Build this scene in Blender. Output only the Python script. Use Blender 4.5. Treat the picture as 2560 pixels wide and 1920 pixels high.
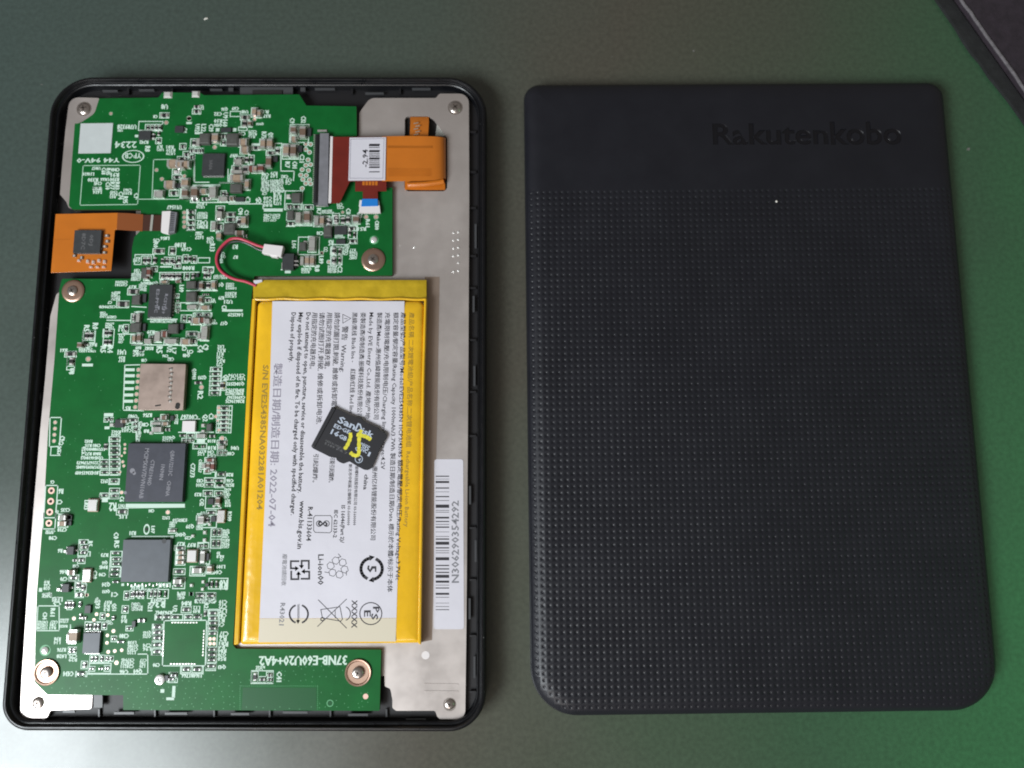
import bpy, bmesh, math, random
import numpy as np
from math import radians, sin, cos, pi, atan2, hypot
from mathutils import Vector, Matrix
from mathutils.geometry import tessellate_polygon, delaunay_2d_cdt

for o in list(bpy.data.objects): bpy.data.objects.remove(o)
SC = bpy.context.scene
COL = SC.collection
random.seed(7)
MM = 0.001

# ------------------------------------------------------------------ camera, light, exposure
F, TH, DD = 1950.0, radians(8.1), 0.190
CAM = Vector((0, -DD*sin(TH), .0065 + DD*cos(TH)))
cd = bpy.data.cameras.new('camera'); cam = bpy.data.objects.new('camera', cd); COL.objects.link(cam)
cd.lens = 36*F/2560; cd.sensor_width = 36; cd.clip_start = .01; cd.clip_end = 10
cam.location = CAM; cam.rotation_euler = (TH, 0, 0)
cd.dof.use_dof = True; cd.dof.focus_distance = .1865; cd.dof.aperture_fstop = 9.0
SC.camera = cam
W = bpy.data.worlds.new('World'); SC.world = W; W.use_nodes = True
W.node_tree.nodes['Background'].inputs[0].default_value = (1, .90, .84, 1)
W.node_tree.nodes['Background'].inputs[1].default_value = .155
def area(name, loc, target, sx, sy, energy, color, spread=180):
    l = bpy.data.lights.new(name, 'AREA'); l.shape = 'RECTANGLE'; l.size = sx; l.size_y = sy
    l.energy = energy; l.color = color; l.spread = radians(spread)
    o = bpy.data.objects.new(name, l); COL.objects.link(o); o.location = loc
    o.rotation_euler = (Vector(target)-Vector(loc)).to_track_quat('-Z', 'Y').to_euler()
    return o
area('window_light', (-.43, -.30, .47), (-.05, 0, 0), .32, .26, 5.7, (.90, .96, 1))
area('ceiling_lamp', (-.22, -.62, .55), (0, 0, 0), .22, .22, 1.3, (1, .90, .84))
area('added_green_light', (.56, -.10, .40), (.1, 0, 0), .22, .35, .10, (.22, 1, .35))  # added lamp without a known source, tints the right side green
SC.view_settings.view_transform = 'Standard'; SC.view_settings.look = 'None'
SC.view_settings.exposure = 0; SC.view_settings.gamma = 1
SC.cycles.max_bounces = 6; SC.cycles.filter_width = 1.9

# ------------------------------------------------------------------ helpers
def U(px, py, z=0.0):
    """point of the plane at height z (mm) seen at photograph position px, py"""
    z *= MM
    x = (px-1280)/F; y = -(py-960)/F
    d = (x, y*cos(TH)+sin(TH), y*sin(TH)-cos(TH))
    t = (z-CAM[2])/d[2]
    return Vector((CAM[0]+d[0]*t, CAM[1]+d[1]*t, z))
def lin(c):
    return tuple((v/12.92 if v <= .04045 else ((v+.055)/1.055)**2.4) for v in c)
def rgb(r, g, b): return lin((r/255, g/255, b/255))

def mat(name, col, rough=.5, metal=0, noise=None, bump=None, coat=0, spec=.5, specks=None, rnoise=None, col2=None):
    m = bpy.data.materials.new(name); m.use_nodes = True
    nt = m.node_tree; b = nt.nodes['Principled BSDF']; L = nt.links
    b.inputs['Base Color'].default_value = (*col, 1); b.inputs['Roughness'].default_value = rough
    b.inputs['Metallic'].default_value = metal; b.inputs['Specular IOR Level'].default_value = spec
    b.inputs['Coat Weight'].default_value = coat; b.inputs['Coat Roughness'].default_value = .08
    g = nt.nodes.new('ShaderNodeNewGeometry')
    def nz(scale, detail=4, rgh=.6):
        n = nt.nodes.new('ShaderNodeTexNoise'); n.inputs['Scale'].default_value = scale
        n.inputs['Detail'].default_value = detail; n.inputs['Roughness'].default_value = rgh
        L.new(g.outputs['Position'], n.inputs['Vector']); return n
    src = None
    if noise:
        n = nz(noise[0]); r = nt.nodes.new('ShaderNodeValToRGB')
        a = noise[1]; c2 = col2 or tuple(min(1, c*(1+a)) for c in col)
        c1 = tuple(c*(1-a) for c in col) if not col2 else col
        r.color_ramp.elements[0].position = .33; r.color_ramp.elements[1].position = .67
        r.color_ramp.elements[0].color = (*c1, 1); r.color_ramp.elements[1].color = (*c2, 1)
        L.new(n.outputs['Fac'], r.inputs['Fac']); src = r.outputs['Color']
        L.new(src, b.inputs['Base Color'])
    if specks:
        n = nz(specks[0], 2, .5); r = nt.nodes.new('ShaderNodeValToRGB')
        r.color_ramp.elements[0].position = specks[1]; r.color_ramp.elements[1].position = specks[1]+.02
        r.color_ramp.elements[0].color = (0, 0, 0, 1); r.color_ramp.elements[1].color = (1, 1, 1, 1)
        mx = nt.nodes.new('ShaderNodeMix'); mx.data_type = 'RGBA'
        L.new(n.outputs['Fac'], r.inputs['Fac']); L.new(r.outputs['Color'], mx.inputs['Factor'])
        if src: L.new(src, mx.inputs['A'])
        else: mx.inputs['A'].default_value = (*col, 1)
        mx.inputs['B'].default_value = (*specks[2], 1)
        L.new(mx.outputs['Result'], b.inputs['Base Color'])
    if rnoise:
        n = nz(rnoise[0], 5); mr = nt.nodes.new('ShaderNodeMapRange')
        mr.inputs['From Min'].default_value = .3; mr.inputs['From Max'].default_value = .7
        mr.inputs['To Min'].default_value = rough-rnoise[1]; mr.inputs['To Max'].default_value = rough+rnoise[1]
        L.new(n.outputs['Fac'], mr.inputs['Value']); L.new(mr.outputs['Result'], b.inputs['Roughness'])
    if bump:
        n = nz(bump[0], 3); bp = nt.nodes.new('ShaderNodeBump'); bp.inputs['Strength'].default_value = bump[1]
        bp.inputs['Distance'].default_value = bump[2]*MM
        L.new(n.outputs['Fac'], bp.inputs['Height']); L.new(bp.outputs['Normal'], b.inputs['Normal'])
    return m

def table_mat():
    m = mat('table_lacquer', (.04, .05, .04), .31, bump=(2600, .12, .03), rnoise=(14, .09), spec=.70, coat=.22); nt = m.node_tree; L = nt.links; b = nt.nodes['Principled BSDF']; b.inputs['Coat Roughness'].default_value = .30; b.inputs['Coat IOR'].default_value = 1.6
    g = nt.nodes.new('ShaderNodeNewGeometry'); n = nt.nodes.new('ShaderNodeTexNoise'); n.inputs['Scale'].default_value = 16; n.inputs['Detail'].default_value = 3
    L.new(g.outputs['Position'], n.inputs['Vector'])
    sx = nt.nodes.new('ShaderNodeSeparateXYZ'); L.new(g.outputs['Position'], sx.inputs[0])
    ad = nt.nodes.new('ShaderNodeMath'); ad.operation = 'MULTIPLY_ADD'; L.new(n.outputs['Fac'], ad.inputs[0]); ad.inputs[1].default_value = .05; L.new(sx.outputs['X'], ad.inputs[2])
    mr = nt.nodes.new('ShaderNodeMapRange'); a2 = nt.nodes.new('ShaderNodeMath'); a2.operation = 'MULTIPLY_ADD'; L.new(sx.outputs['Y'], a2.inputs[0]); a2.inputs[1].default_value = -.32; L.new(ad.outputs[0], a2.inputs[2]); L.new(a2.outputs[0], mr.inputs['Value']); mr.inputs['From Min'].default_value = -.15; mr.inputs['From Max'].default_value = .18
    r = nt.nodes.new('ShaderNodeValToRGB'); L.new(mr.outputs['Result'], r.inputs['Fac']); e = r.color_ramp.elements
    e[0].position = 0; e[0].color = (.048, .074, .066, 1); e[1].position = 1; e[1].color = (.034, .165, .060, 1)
    for p, c in ((.36, (.060, .078, .062, 1)), (.52, (.074, .070, .053, 1)), (.64, (.062, .076, .052, 1)), (.84, (.038, .100, .050, 1))):  # reflected green and brown tints painted into the base colour by position
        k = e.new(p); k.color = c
    n2 = nt.nodes.new('ShaderNodeTexNoise'); n2.inputs['Scale'].default_value = 900; n2.inputs['Detail'].default_value = 2; L.new(g.outputs['Position'], n2.inputs['Vector'])
    q = nt.nodes.new('ShaderNodeMapRange'); L.new(n2.outputs['Fac'], q.inputs['Value']); q.inputs['From Min'].default_value = .3; q.inputs['From Max'].default_value = .7; q.inputs['To Min'].default_value = .87; q.inputs['To Max'].default_value = 1.13
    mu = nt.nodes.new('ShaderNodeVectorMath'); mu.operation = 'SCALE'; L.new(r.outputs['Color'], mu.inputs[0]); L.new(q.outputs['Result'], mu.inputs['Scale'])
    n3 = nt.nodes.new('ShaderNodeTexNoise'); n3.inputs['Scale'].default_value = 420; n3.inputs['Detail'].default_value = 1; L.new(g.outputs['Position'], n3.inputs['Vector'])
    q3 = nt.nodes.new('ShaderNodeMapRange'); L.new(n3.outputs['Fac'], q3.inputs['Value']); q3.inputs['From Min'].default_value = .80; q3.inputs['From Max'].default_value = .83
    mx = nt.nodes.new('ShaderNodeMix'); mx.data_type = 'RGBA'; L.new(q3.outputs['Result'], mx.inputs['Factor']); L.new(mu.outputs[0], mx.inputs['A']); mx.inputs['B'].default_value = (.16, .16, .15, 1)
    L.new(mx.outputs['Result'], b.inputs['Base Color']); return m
M = dict(
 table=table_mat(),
 felt=mat('dark_mat', (.028, .020, .028), .9, noise=(400, .25), bump=(1500, .5, .2)),
 felt_shadow=mat('mat_shadow', (.016, .017, .018), .8, noise=(300, .3), bump=(900, .5, .2)),
 cord=mat('mat_piping', (.14, .13, .14), .7, noise=(700, .3)),
 cover=mat('cover_plastic', (.0105, .0110, .0155), .43, spec=.40, noise=(60, .08), bump=(9000, .18, .03), specks=(1300, .80, (.035, .035, .04)), rnoise=(120, .05)),
 cover_gloss=mat('cover_plastic_polished', (.0050, .0052, .0075), .24, spec=.5),
 body=mat('body_plastic', (.0050, .0054, .0068), .33, spec=.38, bump=(700, .15, .04), specks=(1500, .77, (.22, .22, .22)), rnoise=(300, .1)),
 inner=mat('inner_plastic', (.009, .0085, .010), .5, bump=(1500, .2, .04)),
 clip=mat('clip_plastic', (.06, .062, .066), .35),
 plate=mat('stainless_plate', (.60, .545, .515), .42, .70, noise=(90, .03), bump=(500, .10, .03), rnoise=(60, .12), specks=(700, .79, (.62, .58, .55))),
 pcb=mat('green_solder_mask', (.0050, .110, .022), .36, noise=(160, .12), spec=.22, coat=0, bump=(700, .06, .02)),
 pcb_dark=mat('bare_laminate', (.004, .085, .020), .38, spec=.32),
 pcb_edge=mat('laminate_edge', (.05, .06, .02), .7),
 silk=mat('silkscreen_ink', (.56, .72, .62), .6),
 silk2=mat('silkscreen_ink_thin', (.36, .56, .42), .6),
 via=mat('via_ring', (.10, .36, .16), .4),
 pin=mat('tinned_metal', (.82, .80, .77), .30, .75),
 solder=mat('solder', (.95, .94, .92), .22, .55),
 copper=mat('gold_plated_pad', (.78, .52, .43), .4, .55),
 ic=mat('chip_epoxy', (.040, .043, .046), .42, noise=(900, .1), bump=(5000, .2, .02)),
 ic_blue=mat('chip_epoxy_blue', (.050, .053, .070), .38, noise=(500, .1), bump=(5000, .15, .02)),
 ic_grey=mat('chip_epoxy_grey', (.088, .099, .115), .40, noise=(400, .08), bump=(5000, .15, .02)),
 mark=mat('laser_marking', (.22, .22, .25), .6),
 mark_dim=mat('laser_marking_dim', (.11, .11, .115), .6),
 resb=mat('resistor_body', (.018, .018, .018), .4),
 tan=mat('ceramic_tan', (.34, .25, .18), .5, noise=(1200, .15)),
 brown=mat('ceramic_brown', (.16, .105, .075), .5),
 red=mat('ceramic_red', (.16, .055, .04), .5),
 grey=mat('ceramic_grey', (.33, .33, .30), .5),
 ferrite=mat('ferrite', (.085, .085, .078), .5, noise=(900, .15)),
 gold=mat('gold_screw', (.55, .37, .28), .36, .95, bump=(1500, .1, .02)),
 steel=mat('screw_steel', (.58, .53, .49), .28, .95),
 slot=mat('recess_shade', (.20, .17, .15), .35, .8),
 white_pl=mat('white_plastic', (.74, .70, .70), .45),
 grey_pl=mat('grey_plastic', (.19, .19, .21), .42, noise=(500, .1)),
 paper=mat('white_label', (.65, .635, .695), .40, noise=(60, .04), bump=(90, .4, .25)),
 paper2=mat('board_label', (.52, .56, .56), .5, noise=(300, .04)),
 ink=mat('black_ink', (.022, .020, .026), .6),
 ink_grey=mat('grey_ink', (.20, .20, .22), .6),
 ink_light=mat('light_grey_ink', (.27, .25, .31), .6),
 ink_brown=mat('ink_on_tape', (.34, .21, .02), .6),
 orange=mat('polyimide_flex', (.54, .155, .014), .28, noise=(60, .10), coat=.3, bump=(180, .12, .15)),
 orange_shaded=mat('polyimide_flex_shaded', (.24, .070, .020), .32, coat=.3),  # darker copy of the flex, dark reflection painted into its colour
 amber=mat('polyimide_line', (.42, .12, .010), .35),
 maroon=mat('maroon_flex', (.155, .016, .010), .34, noise=(120, .15), coat=.2),
 maroon_d=mat('dark_flex', (.060, .022, .014), .4),
 yellow=mat('kapton_tape', (.80, .46, .016), .22, noise=(70, .12), coat=.5, bump=(150, .55, .30), rnoise=(200, .06)),
 yellow2=mat('kapton_over_circuit', (.40, .27, .008), .30, noise=(170, .30), col2=(.60, .41, .02), coat=.4, bump=(260, .5, .3)),
 cream=mat('clear_tape', (.66, .60, .47), .35, coat=.3, bump=(150, .15, .1)),
 card=mat('card_plastic', (.028, .028, .032), .36, bump=(4000, .12, .02)),
 card_ink=mat('card_ink', (.46, .52, .62), .5),
 pen=mat('yellow_marker', (.70, .64, .04), .55, noise=(1500, .2)),
 wire_red=mat('red_wire', (.50, .045, .085), .35),
 wire_black=mat('black_wire', (.03, .04, .035), .35),
 blue=mat('blue_latch', (.015, .20, .62), .35),
 dust=mat('dust', (.75, .72, .66), .8),
 film=mat('brown_film', (.40, .31, .25), .30, .6, noise=(80, .06)),
 shield=mat('tarnished_shield', (.46, .36, .31), .42, .7, noise=(200, .06), rnoise=(250, .08)),
 hole=mat('deep_hole', (.012, .011, .010), .7),
)

class MB:
    """collects shapes; build() links them as one mesh object"""
    def __init__(s): s.v = []; s.f = []; s.m = []; s.mats = []
    def mi(s, m):
        if m not in s.mats: s.mats.append(m)
        return s.mats.index(m)
    def add(s, vs, fs, m='ic'):
        b = len(s.v); k = s.mi(m)
        s.v += [tuple(p) for p in vs]; s.f += [tuple(b+i for i in f) for f in fs]; s.m += [k]*len(fs)
    def box(s, c, sz, m='ic', rot=0, top=1.0, mtop=None):
        """c = centre of base, sz in metres, top = scale of top face"""
        vs = []
        for k, t in ((0, 1), (1, top)):
            for sx, sy in ((-1, -1), (1, -1), (1, 1), (-1, 1)):
                x = sx*sz[0]/2*t; y = sy*sz[1]/2*t
                vs.append((c[0]+x*cos(rot)-y*sin(rot), c[1]+x*sin(rot)+y*cos(rot), c[2]+k*sz[2]))
        s.add(vs, [(0, 3, 2, 1), (0, 1, 5, 4), (1, 2, 6, 5), (2, 3, 7, 6), (3, 0, 4, 7)], m)
        s.add(vs[4:], [(0, 1, 2, 3)], mtop or m)
    def prism(s, poly, z0, z1, m='ic', holes=(), mside=None):
        loops = [list(poly)]+[list(h) for h in holes]
        pts = [Vector((p[0], p[1], 0)) for l in loops for p in l]
        tris = tessellate_polygon([[Vector((p[0], p[1], 0)) for p in l] for l in loops])
        n = len(pts); vs = [(p.x, p.y, z0*MM) for p in pts]+[(p.x, p.y, z1*MM) for p in pts]
        top = []; bot = []
        for t in tris:
            a, b, c = (pts[i] for i in t)
            if (b-a).cross(c-a).z < 0: t = (t[0], t[2], t[1])
            top.append((t[0]+n, t[1]+n, t[2]+n)); bot.append((t[0], t[2], t[1]))
        side = []; k = 0
        for li, l in enumerate(loops):
            a = sum(l[i][0]*l[(i+1) % len(l)][1]-l[(i+1) % len(l)][0]*l[i][1] for i in range(len(l)))
            ccw = (a > 0) == (li == 0)
            for i in range(len(l)):
                p = k+i; q = k+(i+1) % len(l)
                side.append((p, q, q+n, p+n) if ccw else (q, p, p+n, q+n))
            k += len(l)
        b = len(s.v); s.v += vs
        for fs, mm in ((top, m), (bot, m), (side, mside or m)):
            kk = s.mi(mm)
            for f in fs: s.f.append(tuple(b+i for i in f)); s.m.append(kk)
    def sheet(s, poly, z, m, holes=()):
        loops = [list(poly)]+[list(h) for h in holes]
        pts = [Vector((p[0], p[1], z*MM)) for l in loops for p in l]
        tris = tessellate_polygon([[Vector((p[0], p[1], 0)) for p in l] for l in loops]); fs = []
        for t in tris:
            a, b, c = (pts[i] for i in t)
            fs.append(t if (b-a).cross(c-a).z > 0 else (t[0], t[2], t[1]))
        s.add(pts, fs, m)
    def line(s, a, b, w, z, m):
        """flat printed line, w in metres"""
        a = Vector((a[0], a[1])); b = Vector((b[0], b[1])); d = (b-a)
        if d.length < 1e-9: return
        d.normalize(); n = Vector((-d.y, d.x))*w/2; d = d*w/2
        q = [a-d-n, b+d-n, b+d+n, a-d+n]
        s.add([(p.x, p.y, z*MM) for p in q], [(0, 1, 2, 3)], m)
    def ring(s, c, r0, r1, z, m, n=20, sy=1.0, rot=0):
        vs = []
        for k in range(n):
            a = 2*pi*k/n
            for r in (r0, r1):
                x = r*cos(a); y = (r if r == r1 else r)*sin(a)*sy
                vs.append((c[0]+x*cos(rot)-y*sin(rot), c[1]+x*sin(rot)+y*cos(rot), z*MM))
        s.add(vs, [(2*k, 2*k+1, (2*k+3) % (2*n), (2*k+2) % (2*n)) for k in range(n)], m)
    def disc(s, c, r, z, m, n=14):
        s.add([(c[0]+r*cos(2*pi*k/n), c[1]+r*sin(2*pi*k/n), z*MM) for k in range(n)], [tuple(range(n))], m)
    def lathe(s, c, prof, m, n=28, cap=True):
        vs = []
        for r, z in prof:
            for k in range(n): vs.append((c[0]+r*MM*cos(2*pi*k/n), c[1]+r*MM*sin(2*pi*k/n), z*MM))
        fs = []
        for j in range(len(prof)-1):
            for k in range(n):
                fs.append((j*n+k, j*n+(k+1) % n, (j+1)*n+(k+1) % n, (j+1)*n+k))
        if cap: fs.append(tuple((len(prof)-1)*n+k for k in range(n)))
        s.add(vs, fs, m)
    def tube(s, pts, r, m, n=10):
        P = [Vector(p) for p in pts]; vs = []; fs = []
        for i, p in enumerate(P):
            t = (P[min(i+1, len(P)-1)]-P[max(i-1, 0)]).normalized()
            u = t.cross(Vector((0, 0, 1))).normalized(); w = u.cross(t)
            for k in range(n): vs.append(p+(u*cos(2*pi*k/n)+w*sin(2*pi*k/n))*r)
        for i in range(len(P)-1):
            for k in range(n): fs.append((i*n+k, i*n+(k+1) % n, (i+1)*n+(k+1) % n, (i+1)*n+k))
        fs.append(tuple(range(n))[::-1]); fs.append(tuple((len(P)-1)*n+k for k in range(n)))
        s.add(vs, [f[::-1] if len(f) == 4 else f for f in fs], m)
    def build(s, name, parent=None, origin=None, bevel=0, smooth=35, recalc=False):
        if origin is None:
            A = np.array(s.v); lo = A.min(0); hi = A.max(0); origin = Vector(((lo[0]+hi[0])/2, (lo[1]+hi[1])/2, lo[2]))
        origin = Vector(origin)
        me = bpy.data.meshes.new(name)
        me.from_pydata([(p[0]-origin.x, p[1]-origin.y, p[2]-origin.z) for p in s.v], [], s.f)
        for m in s.mats: me.materials.append(M[m])
        me.polygons.foreach_set('material_index', s.m)
        if recalc:
            bm = bmesh.new(); bm.from_mesh(me); bmesh.ops.recalc_face_normals(bm, faces=bm.faces); bm.to_mesh(me); bm.free()
        if smooth:
            me.polygons.foreach_set('use_smooth', [True]*len(me.polygons)); me.set_sharp_from_angle(angle=radians(smooth))
        me.update()
        o = bpy.data.objects.new(name, me); place(o, origin, parent)
        if bevel:
            bv = o.modifiers.new('bevel', 'BEVEL'); bv.width = bevel*MM; bv.segments = 2; bv.limit_method = 'ANGLE'
            bv.angle_limit = radians(50); bv.harden_normals = False
        return o
WL = {}
def place(o, loc, parent=None):
    COL.objects.link(o); loc = Vector(loc); WL[o.name] = loc
    if parent: o.parent = parent; o.location = loc-WL[parent.name]
    else: o.location = loc
    return o
def thing(name, label, cat, loc, group=None):
    o = bpy.data.objects.new(name, None); o.empty_display_size = .01; place(o, loc)
    o['label'] = label; o['category'] = cat
    if group: o['group'] = group
    return o
def tag(o, label, cat): o['label'] = label; o['category'] = cat; return o

def rpoly(pts, rads, n=6):
    """polygon with rounded corners; pts (x,y) metres, rads mm"""
    out = []; N = len(pts)
    if not hasattr(rads, '__len__'): rads = [rads]*N
    for i in range(N):
        P = Vector((pts[i][0], pts[i][1])); A = Vector((pts[i-1][0], pts[i-1][1])); B = Vector((pts[(i+1) % N][0], pts[(i+1) % N][1]))
        r = rads[i]*MM; a = (A-P); b = (B-P); la, lb = a.length, b.length
        if r <= 0 or la < 1e-7 or lb < 1e-7: out.append((P.x, P.y)); continue
        a /= la; b /= lb
        phi = a.angle(b)
        if phi > radians(176): out.append((P.x, P.y)); continue
        t = min(r/math.tan(phi/2), la*.49, lb*.49); r = t*math.tan(phi/2)
        c = P+(a+b).normalized()*(r/sin(phi/2)); s0 = P+a*t-c; s1 = P+b*t-c
        a0 = atan2(s0.y, s0.x); a1 = atan2(s1.y, s1.x); d = (a1-a0+pi) % (2*pi)-pi
        for k in range(n+1):
            an = a0+d*k/n; out.append((c.x+r*cos(an), c.y+r*sin(an)))
    return out
def inset_quad(q, d):
    """q 4 points counter-clockwise, inset by d metres"""
    L = []
    for i in range(4):
        a = Vector(q[i][:2]); b = Vector(q[(i+1) % 4][:2]); t = (b-a).normalized(); n = Vector((-t.y, t.x))
        L.append((a+n*d, t))
    out = []
    for i in range(4):
        p, u = L[i-1]; r, v = L[i]
        k = ((r-p).x*v.y-(r-p).y*v.x)/(u.x*v.y-u.y*v.x); out.append(tuple(p+u*k))
    return out
def ring_quad(q, rads, d, n=10):
    return rpoly(inset_quad(q, d*MM), [max(r-d, .25) for r in rads], n)
def shell(mb, q, rads, prof, m, close=None, n=10):
    """stack of inset rounded rings: prof = [(inset mm, z mm)...]"""
    rings = [ring_quad(q, rads, d, n) for d, z in prof]; K = len(rings[0]); vs = []; fs = []
    for (d, z), r in zip(prof, rings): vs += [(x, y, z*MM) for x, y in r]
    for j in range(len(prof)-1):
        for k in range(K): fs.append((j*K+k, j*K+(k+1) % K, (j+1)*K+(k+1) % K, (j+1)*K+k))
    fs.append(tuple((len(prof)-1)*K+k for k in range(K)))
    mb.add(vs, fs[:-1], m); mb.add(vs[-K:], [tuple(range(K))], close or m)
def pq(z, *pts): return [tuple(U(x, y, z)[:2]) for x, y in pts]

# text -> mesh
_tc = {}
def glyphs(txt):
    if txt in _tc: return _tc[txt]
    c = bpy.data.curves.new('txt', 'FONT'); c.body = txt; c.resolution_u = 1; c.size = 1; c.offset = .016 if txt.isascii() else .004
    o = bpy.data.objects.new('txt', c); me = bpy.data.meshes.new_from_object(o)
    v = np.array([p.co[:2] for p in me.vertices]) if len(me.vertices) else np.zeros((0, 2))
    f = [tuple(p.vertices) for p in me.polygons]
    bpy.data.objects.remove(o); bpy.data.curves.remove(c); bpy.data.meshes.remove(me)
    _tc[txt] = (v, f); return v, f
def text(mb, txt, p0, p1, h, z, m, bold=0, ref=None):
    """txt from p0 to p1 (world xy, baseline), letter height h metres, on plane z mm"""
    v, f = glyphs(txt)
    if len(v) == 0: return
    x0 = v[:, 0].min(); x1 = v[:, 0].max()
    H = .73 if ref is None else ref
    a = Vector(p0[:2]); b = Vector(p1[:2]); d = b-a; L = d.length; d.normalize(); n = Vector((-d.y, d.x))
    if txt.isascii(): h *= 1.1
    X = (v[:, 0]-x0)/(x1-x0)*L; Y = v[:, 1]/H*h
    vs = [(a.x+d.x*x+n.x*y, a.y+d.y*x+n.y*y, z*MM) for x, y in zip(X, Y)]
    fs = []
    for t in f:
        q = [Vector(vs[i]) for i in t]
        fs.append(t if (q[1]-q[0]).cross(q[2]-q[0]).z >= 0 else t[::-1])
    mb.add(vs, fs, m)
    if bold:
        e = bold*MM
        mb.add([(x+d.x*e, y+d.y*e, zz+.000002) for x, y, zz in vs], fs, m)

# ------------------------------------------------------------------ the setting: table and dark mat
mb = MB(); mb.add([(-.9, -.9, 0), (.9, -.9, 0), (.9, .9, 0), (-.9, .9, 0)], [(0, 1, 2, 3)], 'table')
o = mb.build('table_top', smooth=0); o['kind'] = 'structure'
ma = U(2408, 0, 3); mbp = U(2560, 214, 3); dv = (mbp-ma).normalized(); nv = Vector((dv.y, -dv.x, 0)) * -1
if nv.x < 0: nv = -nv
A0 = ma-dv*.25; B0 = mbp+dv*.35
root = thing('desk_mat', 'dark purple grey fabric mat with pale piping at top right corner', 'mat', (A0+B0)/2*1)
WL[root.name] = root.location.copy()
mb = MB(); q = [A0, B0, B0+nv*.3, A0+nv*.3]; mb.prism([(p.x, p.y) for p in q], .05, 2.6, 'felt')
mb.build('fabric_sheet', root, bevel=.4)
mb = MB(); rr = random.Random(3); K = 160; left = []; 
for i in range(K+1):
    p = A0+(B0-A0)*i/K
    left.append(p-nv*(.0042+.0004*sin(i*.4)+rr.uniform(-.0002, .0002)))
poly = [(p.x, p.y) for p in left]+[(B0-nv*.0006).xy[:], (A0-nv*.0006).xy[:]]
mb.prism(poly, .03, .9, 'felt_shadow'); mb.build('mat_shadow_strip', root, bevel=.2)  # dark strip standing in for the fading shadow along the mat
mb = MB(); pts = []
for i in range(241):
    p = A0+(B0-A0)*i/240; pts.append((p.x-nv.x*.0001+rr.uniform(-.0001, .0001), p.y-nv.y*.0001, .0026+rr.uniform(-.0001, .0001)))
mb.tube(pts, .00042, 'cord', 8); mb.build('piping', root)

# ------------------------------------------------------------------ e-reader, open at the back
Z_RIM, Z_PLATE, Z_PCB = 6.3, 4.5, 5.6
reader = thing('e_reader', 'opened e-reader lying face down with its green circuit board exposed', 'e-reader', (-.062, 0, 0))
q = [tuple(U(*p, 5.5)[:2]) for p in ((2, 1826), (1215, 1829), (1217, 194), (133, 194))]
RD = [6.5, 8.5, 10.5, 10.8]
mb = MB()
shell(mb, q, RD, [(1.2, .02), (.5, .25), (.1, 1.2), (0, 2.4), (0, 5.2), (.08, 5.7), (.3, 6.1), (.6, 6.3), (.95, 6.3), (1.15, 6.1), (1.2, 5.6), (1.45, 5.35), (1.75, 5.35), (1.95, 5.5), (2.15, 5.35), (2.25, 3.4), (2.4, 3.2)], 'body', 'inner', n=14)
body = mb.build('body_frame', reader, smooth=40)
# clips and ribs in the channel between wall and plate
def bar(x, y, w, h, z, m='clip', name='clip', zh=.5):
    mb = MB(); p = pq(z, (x-w/2, y+h/2), (x+w/2, y+h/2), (x+w/2, y-h/2), (x-w/2, y-h/2))
    mb.prism(p, z-zh, z, m); return mb.build(name, body, smooth=0)
for x, y, w in ((275, 227, 38), (366, 225, 38), (540, 224, 30), (812, 222, 50), (936, 233, 46), (1053, 222, 46)): bar(x, y, w, 4, 4.4)
for x, y, w in ((310, 1783, 50), (440, 1784, 56), (600, 1785, 46), (738, 1781, 62), (895, 1787, 50), (1040, 1800, 50), (172, 1779, 30)): bar(x, y, w, 6, 4.4)
for x, y, h in ((1175, 1238, 46), (1189, 1378, 54), (1174, 1522, 52), (1186, 1668, 54), (1189, 590, 60), (1186, 940, 50), (1184, 760, 40), (98, 977, 46), (76, 1245, 52), (53, 1525, 52)): bar(x, y, 5, h, 4.2)
for x in (247, 387, 535, 674, 826, 966): bar(x, 1783, 4, 20, 3.9)
for y in (330, 430, 520, 640, 720, 850, 980, 1090, 1320, 1450, 1590, 1730): bar(1182, y, 16, 5, 4.0, 'inner')
for y in (360, 440, 820, 1080, 1160, 1350, 1420): bar(133-.0803*(y-194)+31, y, 12, 5, 4.0, 'inner')
for x in (320, 430, 880, 1000): bar(x, 226, 5, 18, 4.0, 'inner')
bar(666, 226, 132, 20, 4.6, 'clip', 'power_slider'); bar(668, 231, 74, 11, 4.9, 'hole', 'slider_slot')
bar(577, 223, 12, 8, 4.8, 'clip'); bar(757, 223, 12, 9, 4.8, 'clip')
bar(245, 1752, 22, 34, 4.6, 'clip', 'corner_post')

# metal back plate
mb = MB()
outer = [(50, 1795, 1.8), (118, 1796, 1), (125, 1776, .8), (229, 1773, .6), (231, 1735, 0), (300, 1720, 0), (700, 1700, 0), (961, 1690, 0), (962, 1716, .4), (976, 1722, .8), (981, 1750, .5), (981, 1770, .5), (990, 1777, .6), (1088, 1777, .6), (1093, 1792, .5), (1100, 1798, .5), (1163, 1798, 2),
 (1166, 1560, 0), (1171, 900, 0), (1173, 500, 0), (1172, 234, 2.6), (1098, 234, 1), (1090, 245, .6), (925, 245, 2.4), (898, 282, 2), (896, 380, 0), (860, 420, 0), (600, 420, 0), (400, 380, 0), (260, 330, 0), (250, 245, 1), (174, 243, 2.4), (163, 330, 0), (154, 430, 0), (150, 486, .5), (166, 505, .8), (172, 520, .4),
 (340, 522, 0), (340, 700, 0), (172, 716, .6), (141, 735, 1), (126, 790, 0), (113, 945, 0), (100, 1080, 0), (83, 1280, 0), (68, 1480, 0), (54, 1700, 0)]
RR = [p[2] for p in outer]; outer = [p[:2] for p in outer]
outer = rpoly(pq(Z_PLATE, *outer), RR, 5)
hole1 = rpoly(pq(Z_PLATE, (1011, 478), (1118, 478), (1118, 345), (1085, 300), (1070, 291), (1012, 291)), [1.2, 1.2, .8, .8, .6, 1], 4)
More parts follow.
